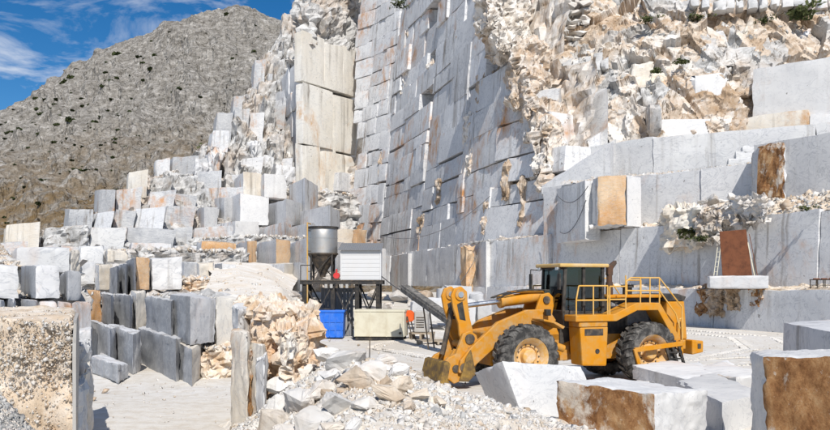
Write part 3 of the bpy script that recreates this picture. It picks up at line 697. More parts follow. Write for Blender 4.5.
# ---------------------------------------------------------------- right-hand terraces
terr = cparent('right_terraces', kind='structure')
cliff(terr, [(14.2, 89.5), (15.6, 85.5), (22.5, 80.5), (30.8, 72)], 8.6, 14.3, 5.7, 9, [(CL_, 4), (G_, 3)], jit=0.2, back=7, k=8, zj=0.12, chip=0.04, amp=0.08)
cliff(terr, [(30.6, 73), (29.0, 68.2), (32.4, 62), (39, 50)], 8.6, 15.2, 6.6, 9, [(CL_, 3), (P_, 2)], jit=0.1, back=7, k=8, zj=0.12, chip=0.05, amp=0.08)
blk(752, 757, 786, 146, 205, 71, 67.6, 65.0, (G_, 'rust_face'), (0, 1, 0, 0, 1), terr, k=8, chip=0.2, amp=0.12, blk=0.1)
blk(556, 585, 601, 180, 240, 86, 78.5, 79.5, (CL_, P_), (0, 1, 0, 0, 1), terr, k=5)
blk(586, 597, 627, 176, 226, 82, 76.5, 75.5, (CL_, O_), (0, 1, 0, 0, 1), terr, k=10, chip=0.12, amp=0.12, blk=0.03)
blk(624, 627, 641, 175, 226, 77, 75.4, 77, (WH, WH), parent=terr, k=5)
cliff(terr, [(20.0, 91.5), (22.6, 87.5), (35.6, 81), (46, 74)], 14.2, 19.3, 5.1, 11.0, [(P_, 3), (WH, 2)], jit=0.15, back=8, k=9, zj=0.2, chip=0.05, amp=0.12)
# slanting slab at the left end of the second terrace
gridbox('cut_block', [P2(541, 92), P2(611, 86), P2(617, 95), P2(550, 100)], 13.6, 18, ztops=[ZZ(186, 92), ZZ(143, 86), ZZ(138, 95), ZZ(175, 100)], k=6, chip=0.12, amp=0.08, mats=(P_,), parent=terr)
gridbox('cut_block', [P2(536, 96), P2(600, 93), P2(605, 101), P2(545, 103)], 12, 20, ztops=[ZZ(172, 96), ZZ(132, 93), ZZ(128, 101), ZZ(165, 103)], k=6, chip=0.14, amp=0.1, mats=(CL_,), parent=terr)
gridbox('cut_block', [P2(570, 99.5), P2(608, 95), P2(606, 103), P2(572, 106)], 17, 26, ztops=[ZZ(112, 99.5), ZZ(88, 95), ZZ(86, 103), ZZ(105, 106)], k=6, chip=0.2, amp=0.14, mats=(CL_,), parent=terr)
gridbox('cut_block', [P2(522, 98), P2(560, 96), P2(566, 104), P2(530, 106)], 20, 27, ztops=[ZZ(92, 98), ZZ(88, 96), ZZ(86, 104), ZZ(90, 106)], k=6, chip=0.2, amp=0.14, mats=(P_,), parent=terr)
cliff(terr, [P2(752, 93.5), P2(832, 88), P2(900, 84)], 20.8, 28.8, 8.0, 16, [(WH, 3)], jit=0.1, back=6, k=10, zj=0.3, chip=0.1, amp=0.12)
for (pl, pc, pr, yt, yb, d, m) in ((688, 690, 727, 71, 106, 96.2, WH), (645, 648, 662, 106, 134, 92, 'rock_white')):
    blk(pl, pc, pr, yt, yb, d + 4, d, d - 1.5, (m,), parent=terr, k=6, chip=0.3, amp=0.2, zj=0.7)
cliff(terr, [P2(628, 96), P2(700, 94.3), P2(750, 92.8), P2(835, 87.5), P2(900, 84)], 18.6, 22.4, 3.8, 6.0, [(P_, 4), (WH, 2), ('rock_white', 1.2), (C_, 1)], jit=0.35, back=4, k=6, zj=0.9, chip=0.08, amp=0.15, wvar=0.6, nsc=0.5)
# small stepped slabs beside the brown face
for i, (px, y, w) in enumerate(((722, 166, 34), (728, 158, 28), (735, 151, 22), (742, 145, 16), (700, 170, 18))):
    blk(px - 2, px, px + w, y, y + 9, 79.5, 77.0 - i * 0.2, 76, (P_,), parent=terr, k=3, chip=0.12, amp=0.08, zj=0.15)

# natural rock rising above the terraces
upx = [500, 520, 560, 610, 660, 710, 770, 830, 900, 980]
rows = [[W(x, 168, d) for x, d in zip(upx, (112, 106, 99, 96, 93, 92, 90, 88, 86, 84))],
        [W(x, 108, d) for x, d in zip(upx, (113, 107, 102, 99, 96, 95, 94.5, 93, 91, 89))],
        [W(x, 55, d) for x, d in zip(upx, (115, 111, 108, 105, 101, 99, 98, 97, 95, 92))],
        [W(x, 8, d) for x, d in zip(upx, (118, 117, 116, 112, 106, 104, 103, 102, 100, 98))],
        [W(x, -30, d) for x, d in zip(upx, (128, 127, 126, 124, 118, 116, 115, 114, 112, 110))]]
def udisp(p, u, v):
    a = 0.55 if 0.02 < u < 0.26 else 1.0
    x2 = p.x * 0.88 + p.z * 0.47; z2 = -p.x * 0.47 + p.z * 0.88       # beds dip steeply to the right
    q = Vector((x2 * 1.7, p.y * 1.6, z2 * 0.55)); r = Vector((x2 * 1.5, p.y * 1.3, z2 * 0.7))
    fis = min(0.0, noise.noise(Vector((x2 / 1.6, p.y / 4, z2 / 9))) + 0.30) * 4.0
    return (facet(q, 7.5) * 1.5 + facet(r, 2.6) * 0.5 + facet(p, 1.0) * 0.16 + fis * 0.8) * a
upper, US = patch('upper_rock_slope', rows, 400, 230, udisp, ('rock_rough', 'rock_brown', 'rock_white')); tag(upper, kind='structure')
mi = []
for j in range(229):
    for i in range(399):
        p = Vector(US[j, i]); px = 415 + 800 * p.x / p.y; py = 283 - (p.z - 3.5) * 800 / p.y
        t = noise.fractal(p / 7.0, 0.9, 2, 3)
        mi.append(1 if t > 0.30 - (0.40 if px > 680 and 15 < py < 62 else 0) else (2 if t < -0.10 or px < 590 else 0))
upper.data.polygons.foreach_set('material_index', mi); upper.data.update()
# natural ledges with clean split faces breaking out of the slope
rgl = np.random.RandomState(44)
for q in sample(US, 64, rgl, (0.2, 0.8), (0.2, 0.95)):
    px = 415 + 800 * q[0] / q[1]; py = 283 - (q[2] - 3.5) * 800 / q[1]
    if py < 12 or py > 128 or (752 < px and py > 50): continue
    w = rgl.uniform(8, 30); h = rgl.uniform(6, 22); d = q[1] + 0.3
    blk(px - rgl.uniform(2, 7), px, px + w, py - h, py + 3, d + rgl.uniform(2, 4), d, d + rgl.uniform(-1.2, 1.5), (random.choice(('rock_white', 'rock_white', CL_, P_, 'rock_rough', 'marble_cream')),), parent=upper, name='rock_ledge', k=8, chip=0.12, amp=0.12, zj=0.8, blk=0.12, bscale=1.2, lean=(rgl.uniform(-.8, 1.6), rgl.uniform(0, 1)))
# squared waste blocks tipped on the slope
rg = np.random.RandomState(11)
pts = sample(US, 420, rg, (0.06, 0.29), (0.35, 1.0))
nb = 0
for p in sorted(pts, key=lambda q: -q[2]):
    px = 415 + 800 * p[0] / p[1]; py = 283 - (p[2] - 3.5) * 800 / p[1]
    if px < 496 + py * 0.42 or py < -8 or px > 618 or py > 92: continue
    o = bpy.data.objects.new('stone', rockmesh(rg.randint(22), ('stone_white', 'stone_grey', 'stone_white', 'stone_white')[rg.randint(4)])); col.objects.link(o); o.parent = upper
    s = rg.uniform(0.7, 2.4); o.location = (p[0], p[1] - 0.25 * s, p[2] + 0.15 * s); o.scale = (s * 1.35, s, s * 0.85); o.rotation_euler = (rg.uniform(-.4, .4), rg.uniform(-.4, .4), rg.uniform(0, 6)); nb += 1
    if nb > 190: break
for i in range(34):   # dry-stacked blocks: two courses under the scree, one along the top edge
    if i < 12: px, y, w, d = 506 + i * 8.6, 84 - i * 1.6, 9, 103.0
    elif i < 20: px, y, w, d = 520 + (i - 12) * 10.5, 74 - (i - 12) * 1.8, 10, 104.5
    else: px, y, w, d = 690 + (i - 20) * 11.5, rnd(2, 8), rnd(9, 16), 100.5
    blk(px - 1, px, px + w * rnd(.8, 1.0), y - rnd(6, 9), y + 3, d + 2.5, d, d - .5, (random.choice((P_, CL_, WH)),), parent=upper, k=2, chip=0.15, amp=0.1, zj=0.25, name='stone')
pp = sample(US, 5200, rg, (0.03, 0.95), (0.25, 1.0))
pebbles('loose_rubble', [q for q in pp if 415 + 800 * q[0] / q[1] > 500 + (283 - (q[2] - 3.5) * 800 / q[1]) * 0.42][:900], rg.gamma(2.0, 0.22, 5200), ('stone_white', 'stone_tan', 'stone_grey'), upper)

# rubble on the benches
def strip(name, pts, z0, z1, depth, n, size, mats, parent, edge=0.3, fac=1.0):
    """a bank of broken stone lying along the top of a wall"""
    P = [Vector(p) for p in pts]; A, B, C = [], [], []
    for i, p in enumerate(P):
        a = P[max(i - 1, 0)]; b = P[min(i + 1, len(P) - 1)]; d = (b - a).normalized(); nn = Vector((d.y, -d.x))
        q0 = p - nn * edge; q1 = p - nn * depth * .5; q2 = p - nn * depth
        A.append((q0.x, q0.y, z0)); B.append((q1.x, q1.y, z0 + (z1 - z0) * 0.7)); C.append((q2.x, q2.y, z1))
    o, S = patch(name, [A, B, C], 110, 22, lambda p, u, v: blocky(p, 0.8) * 0.16 + noise.fractal(p, 1, 2, 4) * 0.22 - (0.2 if v == 0 else 0), (mats[0],), parent)
    r = np.random.RandomState(n); pts = sample(S, n, r)
    pebbles('loose_rubble', pts, r.gamma(2.2, size / 2.2, n), mats[1], parent)
    return o, S
bank, BS = strip('rubble_bank', [(14.6, 90), (22.2, 74.0), (29, 57), (37, 38.5)], 8.75, 9.6, 7.0, 2600, 0.26, ('rock_tan', ('stone_tan', 'stone_white')), None); tag(bank, kind='structure')
b2, B2S = strip('rubble_bank', [(22.0, 75.5), (25.5, 66), (29.2, 57.2), (37, 38.8)], 8.9, 11.0, 7.5, 3600, 0.30, ('rock_tan', ('stone_tan', 'stone_tan', 'stone_white', 'stone_grey')), None); tag(b2, kind='structure')
b3, B3S = strip('rubble_bank', [(15.4, 86), (22.3, 81), (30.6, 72.8)], 14.25, 15.0, 6, 700, 0.22, ('rock_white', ('stone_white', 'stone_tan')), None); tag(b3, kind='structure')
b4, B4S = strip('rubble_bank', [(12.0, 91.3), (22.9, 67), (26.0, 57.3), (33, 36.3)], 3.05, 3.3, 3.0, 1300, 0.14, ('rock_tan', ('stone_tan', 'stone_white')), None); tag(b4, kind='structure')
b5, B5S = strip('rubble_bank', [(-5, 156), (8.3, 101), (14.9, 88.3)], 8.75, 9.0, 2.2, 300, 0.2, ('rock_white', ('stone_white',)), None); tag(b5, kind='structure')
# rough ochre nose where the bank spills over the middle wall
rough('rock_nose', 660, 668, 704, 208, 250, 76, 70.0, 66.5, 'marble_cream', mid_wall, 16, 0.35, 0.9)
rough('rock_nose', 690, 700, 722, 214, 240, 70, 65.6, 64.0, 'rock_rough', mid_wall, 16, 0.4, 0.9)
rough('rock_nose', 722, 744, 768, 200, 226, 66, 62.3, 59.5, 'rock_rough', mid_wall, 16, 0.4, 0.8)
for (a, b, c, d0) in ((697, 700, 716, 64.3), (706, 709, 723, 63.4), (724, 727, 740, 61.6), (750, 753, 766, 59.4)):   # rusty rough pockets
    rough('stained_pocket', a, b, c, 288, rnd(306, 318), d0 + 2.2, d0 + 0.25, d0 - 0.55, random.choice(('rust_face', 'rock_brown')), low_wall, 16, 0.3, 0.5)

# ================================================================== FOREGROUND ROCK
# left fill mound
mound = cparent('fill_mound', kind='structure')
mq = [P2(-110, 13.6), P2(72.5, 12.6), P2(74, 19), P2(-90, 20)]
mb_ = gridbox('packed_fill', mq, -0.3, ZZ(321, 12.7), k=70, chip=0.05, amp=0.10, nscale=1.1, mats=('rock_tan',), parent=mound)
rg = np.random.RandomState(21)
pts = []
A, B = mq[0], mq[1]
for i in range(11000):
    t = rg.rand() ** 0.8; z = rg.uniform(0, ZZ(321, 12.7))
    q = A.lerp(B, t); pts.append((q.x + rg.uniform(-.05, .05), q.y + rg.uniform(-.06, .05), z))
for i in range(1800):
    a, b = rg.rand(), rg.rand(); q = A.lerp(B, a).lerp(Vector(mq[3]).lerp(Vector(mq[2]), a), b); pts.append((q.x, q.y, ZZ(321, 12.7) + rg.uniform(-.05, .03)))
pebbles('embedded_stones', pts, rg.gamma(1.2, 0.022, len(pts)) + 0.014, ('stone_tan', 'stone_white', 'stone_tan', 'stone_white'), mound)
blk(71.8, 76.8, 79.5, 322, 470, 12.35, 12.35, 16.5, ('grey_concrete',), parent=mound, name='edge_slab', k=6, chip=0.02, amp=0.01)
for (pl, pc, pr, yt, yb, dl, dc, dr, m) in ((77, 79, 91, 345, 392, 20, 18.2, 19, P_), (76.5, 78, 86, 385, 450, 16, 14.5, 15.2, P_), (84, 86, 92, 372, 440, 18, 16.8, 17.4, C_)):
    blk(pl, pc, pr, yt, yb, dl, dc, dr, (m,), parent=mound, k=8, chip=0.06, amp=0.06, nscale=1.5, blk=0.05, bscale=0.4, zj=0.1)
# grey chippings tipped against the mound
gp, GS = patch('chippings_heap', [[W(-80, 370, 12.2), W(0, 396, 11.9), W(20, 415, 11.8), W(46, 440, 11.8)], [W(-110, 400, 9.5), W(-30, 440, 9.5), W(0, 460, 9.5), W(30, 470, 9.5)]], 60, 40, lambda p, u, v: Vector((0, 0, noise.fractal(p * 2, 1, 2, 4) * 0.05)), ('stone_grey',), None); tag(gp, kind='structure')
pts = sample(GS, 5200, rg); pebbles('chippings', pts, rg.gamma(2.2, 0.020, 5200) + 0.01, ('stone_grey', 'stone_grey', 'stone_white'), gp)

# left stacked blocks, each loose on the next
def thing_blk(label, cat, name, group=None, **k):
    o = blk(name=name, **k); tag(o, label, cat, group); return o
def T(label, spec, mats=(G_, P_), idx=(0, 1, 0, 0, 1), name='marble_block', group=None, k=7, chip=0.05, amp=0.04, **kw):
    pl, pc, pr, yt, yb, dl, dc, dr = spec
    return tag(blk(pl, pc, pr, yt, yb, dl, dc, dr, mats, idx, None, name, k=k, chip=chip, amp=amp, **kw), label, 'stone block', group)
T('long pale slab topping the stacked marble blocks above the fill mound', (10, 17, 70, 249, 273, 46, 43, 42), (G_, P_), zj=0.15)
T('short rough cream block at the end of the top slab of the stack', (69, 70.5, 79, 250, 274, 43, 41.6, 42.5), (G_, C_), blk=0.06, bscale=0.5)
T('pale block at the outer end of the stacked row above the mound', (-40, -20, 19, 264, 299, 40, 36, 36.5), (SH_, P_), zj=0.1)
T('wide block with a shade-coloured side in the middle of the stacked row above the mound', (20, 35, 60, 265, 299, 40, 35.5, 36.2), (SH_, CL_), zj=0.1)
T('narrow block with a shade-coloured side ending the stacked row above the mound', (60, 67.5, 81, 271, 301, 40, 36, 37), (SH_, P_), zj=0.1)
for s, lab, m in (((-30, 1, 4, 300, 330, 38, 34, 35), 'low block with a shade-coloured side under the outer end of the stacked row', SH_), ((4, 13.5, 16, 299, 330, 38, 34.5, 35), 'slim block with a shade-coloured side wedged in the lowest row of the stack', SH_), ((16, 36, 38, 301, 330, 38, 34, 35), 'broad block with a shade-coloured side in the lowest row of the stack', SH_), ((38, 40, 57, 302, 330, 36, 34.3, 34.6), 'mid grey smooth block in the lowest row of the stack', G_), ((57, 58.5, 72, 303, 330, 36, 34.2, 34.8), 'smaller mid grey block near the end of the lowest row', G_), ((71, 75, 91, 303, 332, 35, 32.5, 33.4), 'pale grey corner block under the stack by the rough step', CL_)):
    T(lab, s, (m, CL_), zj=0.06)  # darkest left sides have their shade in the material colour
rough('rock_step', -40, -10, 95, 297, 400, 48, 36.5, 40, 'rock_white', shelf, 20, 0.25, 0.7)
rough('rock_step', -30, 0, 84, 262, 320, 50, 42, 46, 'rock_white', shelf, 20, 0.3, 0.8)
tp, TS = patch('tan_spoil_heap', [[W(-40, 262, 44), W(0, 264, 42), W(12, 266, 42), W(26, 268, 42)], [W(-40, 236, 48), W(-4, 238, 46), W(6, 250, 46), W(14, 266, 46)], [W(-40, 262, 58), W(0, 262, 58), W(10, 266, 56), W(20, 270, 56)]], 40, 30, lambda p, u, v: Vector((0, 0, noise.fractal(p, 1, 2, 4) * 0.15)), ('rock_tan',), None); tag(tp, kind='structure')
pebbles('loose_rubble', sample(TS, 900, rg), rg.gamma(2, 0.05, 900) + 0.02, ('stone_tan', 'stone_white'), tp)

# rubble strewn over every step of the terraces
rgs = np.random.RandomState(51); sp, ss = [], []
for (A, B, C, z) in STEPS:
    for i in range(420):
        a, b = rgs.rand() ** 1.6, rgs.rand() ** 1.3
        q = B + (A - B) * a + (C - B) * b; sp.append((q.x, q.y, z + 0.05)); ss.append(min(0.9, rgs.gamma(1.2, B.y * 0.0032) + 0.03))
pebbles('loose_rubble', sp, ss, ('stone_white', 'stone_tan', 'stone_white'), shelf)
# standing pillar slabs and ochre knoll
knoll = cparent('ochre_knoll', kind='structure')
for (pl, pc, pr, yt, yb, dl, dc, dr, m) in ((231, 247.5, 250, 331, 460, 18.75, 18.2, 18.8, C_), (249.5, 263, 266, 344, 460, 18.5, 18.0, 18.6, C_), (256, 264, 267, 358, 460, 18.0, 17.6, 18.2, P_), (232, 238, 250, 306, 345, 21.0, 19.6, 20.2, P_)):
    blk(pl, pc, pr, yt, yb, dl, dc, dr, (m,), parent=knoll, name='standing_slab', k=14, chip=0.03, amp=0.05, nscale=1.2, zj=0.12, blk=0.025, bscale=0.35)
gridbox('brown_seam', [P2(247, 18.9), P2(251, 18.2), P2(252, 19.5), P2(248, 19.8)], 0, 2.0, k=12, chip=0.05, amp=0.06, mats=('rust_face',), parent=knoll, blk=0.04, bscale=0.3)
rough('rock_mass', 246, 262, 318, 309, 440, 21.5, 18.6, 20.0, 'knoll_rock', knoll, 46, 0.13, 0.38)
rough('rock_mass', 262, 285, 322, 330, 440, 19.5, 17.9, 19.3, 'knoll_rock', knoll, 36, 0.15, 0.4)
rough('rock_mass', 236, 250, 300, 303, 360, 24, 20.6, 22, 'knoll_rock', knoll, 34, 0.14, 0.4)

# rubble heap in front
hp = [205, 262, 300, 350, 400, 450, 500, 560, 620, 690]
hy = [440, 406, 376, 354, 366, 388, 406, 424, 442, 458]
hd = [17.5, 18.2, 18.8, 18.2, 17.4, 17.0, 16.6, 15.6, 14.4, 13.5]
rows = []
rows.append([Vector((W(x, 430, 8.0).x, 8.0, 0.55)) for x in hp])
rows.append([W(x, y + 45, d - 4.2) for x, y, d in zip(hp, hy, hd)])
rows.append([W(x, y, d) for x, y, d in zip(hp, hy, hd)])
rows.append([Vector((P2(x, d + 3.2).x, d + 3.2, max(0.15, ZZ(y, d) * 0.35))) for x, y, d in zip(hp, hy, hd)])
rows.append([Vector((P2(x, d + 8).x, d + 8, -0.12)) for x, y, d in zip(hp, hy, hd)])
for r_ in rows: r_[0] = Vector((r_[0].x, r_[0].y, -0.3))
heap, HP = patch('rubble_heap', rows, 190, 150, lambda p, u, v: Vector((0, 0, (blocky(p, 0.5) * 0.05 + noise.fractal(p * 1.2, 1, 2, 4) * 0.12) * (0.3 if v > 0.93 else 1))), ('gravel_base',)); tag(heap, kind='structure')
rg = np.random.RandomState(31)
def pk(p, r):
    px = 415 + 800 * p[0] / p[1]
    w = noise.noise(Vector(p) * 0.6)
    if w > 0.15 and px < 470: return 1 if r.rand() < 0.7 else 0
    return 0 if r.rand() < 0.8 else (2 if r.rand() < 0.45 else 1)
pts = np.concatenate([sample(HP, 21000, rg, (0.03, 0.95), (0.08, 0.56)), sample(HP, 4500, rg, (0.1, 0.7), (0.56, 0.98))])
pebbles('broken_stone', pts, np.minimum(rg.gamma(1.15, 0.045, len(pts)) + 0.02, 0.34), ('stone_white', 'stone_tan', 'stone_grey'), heap, pk)
# chips strewn over the floor round the plant and the loader
fl = []
for i in range(5200):
    d = rg.uniform(20, 75); px = rg.uniform(60, 820)
    q = P2(px, d); dens = 0.5 + noise.noise(Vector((q.x * .18, q.y * .18, 4))) * 1.1
    if 470 < px < 720 and d < 34 and rg.rand() < 0.8: continue
    if rg.rand() < dens: fl.append((q.x, q.y, 0.0))
pebbles('floor_chips', fl, np.minimum(rg.gamma(1.3, 0.04, len(fl)) + 0.015, 0.3), ('stone_white', 'stone_tan', 'stone_white'), ground)

# tread prints left by the loader across the yard
def tread(name, pts, gauge=2.6):
    m = []; P = [Vector(p) for p in pts]; n = 90; cv_ = []
    for i in range(n):
        t = i / (n - 1) * (len(P) - 1); k = min(int(t), len(P) - 2); cv_.append(P[k].lerp(P[k + 1], t - k))
    v, f = [], []
    L = 0.0; step = 0.34; pos = cv_[0].copy()
    for a, b in zip(cv_, cv_[1:]):
        d = b - a; ln = d.length; d.normalize(); nn = Vector((-d.y, d.x)); s_ = 0.0
        while s_ < ln:
            c = a + d * s_
            for sd in (-1, 1):
                for h2 in (-1, 1):
                    if random.random() < 0.12: continue
                    o = c + nn * sd * gauge / 2; e1 = o + nn * h2 * 0.03 ; e2 = o + nn * h2 * rnd(0.32, 0.42) - d * 0.14; w = d * 0.12
                    k = len(v); z = 0.008 + noise.noise(Vector((c.x, c.y, 0)) * 0.8) * 0.02
                    v += [(*(e1 - w), -0.05), (*(e1 + w), -0.05), (*(e2 + w), -0.05), (*(e2 - w), -0.05), (*(e1 - w * .6), z), (*(e1 + w * .6), z), (*(e2 + w * .6), z), (*(e2 - w * .6), z)]
                    f += [(k + 4, k + 5, k + 6, k + 7), (k, k + 1, k + 5, k + 4), (k + 1, k + 2, k + 6, k + 5), (k + 2, k + 3, k + 7, k + 6), (k + 3, k, k + 4, k + 7)]
            s_ += step
    o = link(name, mesh_from(name, v, f), ground, ('quarry_dust',)); return tag(o, kind='stuff')
tread('tyre_print', [(9, 33), (14, 36), (19, 42), (22, 52), (17, 66)])
tread('tyre_print', [(11, 35), (16, 37), (22, 40), (27, 44)])
tread('tyre_print', [(2, 38), (-1, 44), (2, 54), (8, 66)])

# boulders one can pick out, each a thing
BL_LAB = 'rough white marble boulder lying in the rubble heap by the ochre knoll'
def boulder(px, py, d, s, m='stone_white', label=BL_LAB, group='boulders in the rubble heap', squash=0.8, i=None, sink=0.0, name='boulder'):
    p = W(px, py, d); o = bpy.data.objects.new(name, rockmesh(random.randrange(22) if i is None else i, m, True)); col.objects.link(o)
    sz = s * d / 800.0
    o.scale = (sz, sz * rnd(.75, 1.0), sz * squash); o.location = (p.x, p.y, p.z - sink); o.rotation_euler = (rnd(-.3, .3), rnd(-.3, .3), rnd(0, 6.3))
    return tag(o, label, 'boulder', group)
def surf(S, px, py, tol=7.0):
    """nearest point of a grid surface seen at a pixel"""
    Q = S.reshape(-1, 3); d = np.hypot(415 + 800 * Q[:, 0] / Q[:, 1] - px, 283 - (Q[:, 2] - 3.5) * 800 / Q[:, 1] - py)
    k = np.where(d < tol)[0]
    return Q[k[np.argmin(Q[k, 1])]] if len(k) else Q[np.argmin(d)]
for a in ((281, 384, 44, 1.0), (297, 404, 46, 1.05), (316, 392, 46, 0.95), (342, 362, 50, 0.7), (356, 380, 42, 0.8), (310, 422, 40, 0.9), (274, 408, 40, 1.0), (374, 372, 40, 0.75), (388, 390, 34, 0.8), (336, 408, 46, 0.8), (326, 356, 34, 0.7), (364, 402, 34, 0.8), (300, 366, 40, 0.9), (270, 428, 36, 1.0), (404, 384, 30, 0.9), (326, 374, 34, 0.85), (384, 356, 28, 0.7), (408, 404, 26, 0.8), (352, 424, 32, 0.8), (288, 432, 36, 0.9), (262, 392, 30, 1.0), (420, 396, 22, 0.8), (398, 368, 24, 0.8), (438, 398, 20, 0.8), (330, 428, 30, 0.8)):
    q = surf(HP, a[0], a[1]); d = q[1]; sz = a[2] * d / 800
    bmat = random.choice(('stone_white', 'stone_white', 'stone_white', 'stone_tan'))
    o = boulder(a[0], a[1], d, a[2] * 1.2, bmat, BL_LAB if bmat == 'stone_white' else 'tan stained boulder lying among the white ones of the rubble heap', 'boulders in the rubble heap' if bmat == 'stone_white' else 'tan boulders in the rubble heap', squash=a[3])
    o.location = (q[0], q[1] + 0.05 * sz, q[2] + 0.12 * sz)
rg2 = random.Random(3)
for q in sample(HP, 60, np.random.RandomState(77), (0.16, 0.6), (0.30, 0.62)):
    smat = rg2.choice(('stone_white', 'stone_white', 'stone_tan', 'stone_grey')); cw_ = {'stone_white': 'white', 'stone_tan': 'tan', 'stone_grey': 'grey'}[smat]
    o = bpy.data.objects.new('stone', rockmesh(rg2.randrange(22), smat, True)); col.objects.link(o)
    s = rg2.uniform(0.2, 0.48); o.location = (q[0], q[1], q[2] + 0.03); o.scale = (s, s * .85, s * .75); o.rotation_euler = (rg2.uniform(-.4, .4), rg2.uniform(-.4, .4), rg2.uniform(0, 6))
    tag(o, 'small %s angular stone sitting among the broken gravel of the rubble heap' % cw_, 'stone', 'small %s stones in the rubble heap' % cw_)
# boulders by the tower and along the foot of the middle wall
for (px, py, s, m) in ((378, 289, 26, 'stone_tan'), (398, 291, 24, 'stone_white'), (425, 292, 26, 'stone_tan'), (440, 297, 16, 'stone_white'), (410, 298, 14, 'stone_white'), (360, 296, 16, 'stone_white'), (470, 300, 16, 'stone_white'), (388, 300, 14, 'stone_white')):
    boulder(px, py + 6, 66, s, m, ('rough white boulder' if m == 'stone_white' else 'tan stained boulder') + ' lying along the foot of the pale wall behind the silo', ('white' if m == 'stone_white' else 'tan') + ' boulders behind the silo', 0.75)
for i, (px, yt, yb, w, d) in enumerate(((446, 286, 300, 26, 64), (470, 292, 303, 14, 62), (428, 300, 311, 20, 60), (452, 299, 312, 24, 59), (438, 289, 300, 9, 63), (478, 300, 312, 14, 60), (412, 302, 312, 14, 60))):
    T('white squared marble offcut dumped at the foot of the wall behind the loader', (px - 2, px, px + w, yt, 322, d + 3, d, d - 1), (WH, WH), name='marble_offcut', group='white offcuts behind the loader', k=4, chip=0.08, amp=0.06, zj=0.15)
for (px, py, s) in ((712, 196, 16), (703, 199, 11), (731, 194, 14), (724, 198, 10), (593, 224, 9), (714, 204, 8)):
    d = 68.5 if px > 600 else 78
    boulder(px, py + 3, d, s * 1.2, 'stone_white', 'bright white boulder resting on the rubble bank above the middle wall', 'boulders on the upper bank', 0.7)
tag(blk(588, 590, 602, 220, 242, 84, 81.5, 82, (WH,), k=7, chip=0.25, amp=0.1, name='marble_block'), 'rounded white block standing at the foot of the ochre face on the upper bench', 'stone block')

# ================================================================== FOREGROUND BLOCKS
HB = 'marble_hero'
A_, B_, C2 = P2(498, 20.6), P2(528, 19.2), P2(606, 20.4); D2 = A_ + C2 - B_
o = gridbox('marble_block', [A_, B_, C2, D2], -0.1, 1.6, ztops=[ZZ(373, 20.6), ZZ(361, 19.2), ZZ(367, 20.4), ZZ(371, 21.6)], k=18, chip=0.02, amp=0.025, nscale=1.3, mats=(HB,), lean=(-0.62, 0.1))
tag(o, 'white leaning marble block with a sharp edge in front of the loader', 'stone block')
A_, B_, C2 = P2(556, 17.4), P2(655, 15.6), P2(708, 17.6); D2 = A_ + C2 - B_
o = gridbox('marble_block', [A_, B_, C2, D2], -0.1, 1.4, ztops=[ZZ(381, 17.4), ZZ(393, 15.6), ZZ(391, 17.6), ZZ(377, 19.6)], k=26, chip=0.025, amp=0.05, nscale=1.2, mats=(HB, 'rust_face'), idx=(1, 0, 0, 0, 0), blk=0.02, bscale=0.3)
tag(o, 'big white block with a rough rust brown side between leaning block and grey slab', 'stone block')
T('white slab with a shaded grey side behind the rust sided block', (676, 722, 764, 403, 470, 23, 18.6, 20.2), (HB, HB), k=18, chip=0.03, amp=0.04, ztops=None, zj=0.04)
T('thin pale slab lying flat beside the rear wheel of the loader', (632, 690, 730, 377, 392, 26.5, 23.4, 25), (P_, WH), k=12, chip=0.04, amp=0.04, zj=0.08)
T('cream stained slab lying behind the white blocks right of the loader', (692, 736, 768, 380, 402, 26, 22.6, 24.2), (C_, WH), k=10, chip=0.06, amp=0.05, zj=0.08)
A_, B_, C2 = P2(752, 17.2), P2(763, 14.4), P2(900, 12.6); D2 = A_ + C2 - B_
o = gridbox('marble_block', [A_, B_, C2, D2], -0.1, 2.2, ztops=[ZZ(352, 17.2), ZZ(357, 14.4), ZZ(353, 12.6), ZZ(349, 15)], k=26, chip=0.03, amp=0.05, nscale=1.1, mats=(HB, 'rust_face'), idx=(0, 1, 0, 0, 0), blk=0.025, bscale=0.35)
tag(o, 'tall block with a rust brown front and white sawn top', 'stone block')
A_, B_, C2 = P2(783, 24), P2(880, 15.6), P2(960, 18); D2 = A_ + C2 - B_
o = gridbox('marble_block', [A_, B_, C2, D2], -0.1, 2.4, ztops=[ZZ(322, 24), 2.35, 2.35, 2.35], k=14, chip=0.03, amp=0.02, mats=(G_,))
tag(o, 'smooth grey sawn block behind the tall rust fronted block', 'stone block')
for (px, d, s) in ((770, 22, 30), (752, 25.5, 22), (690, 30, 20), (720, 31, 16), (640, 25, 16)):
    T('low broken slab scattered behind the foreground blocks', (px - s * .5, px, px + s, 283 + (3.5 - rnd(.2, .4)) * 800 / d, 283 + 3.55 * 800 / d, d + 1.6, d, d + .8), (P_, WH), name='broken_slab', group='broken slabs behind the foreground blocks', k=5, chip=0.06, amp=0.05, zj=0.08)

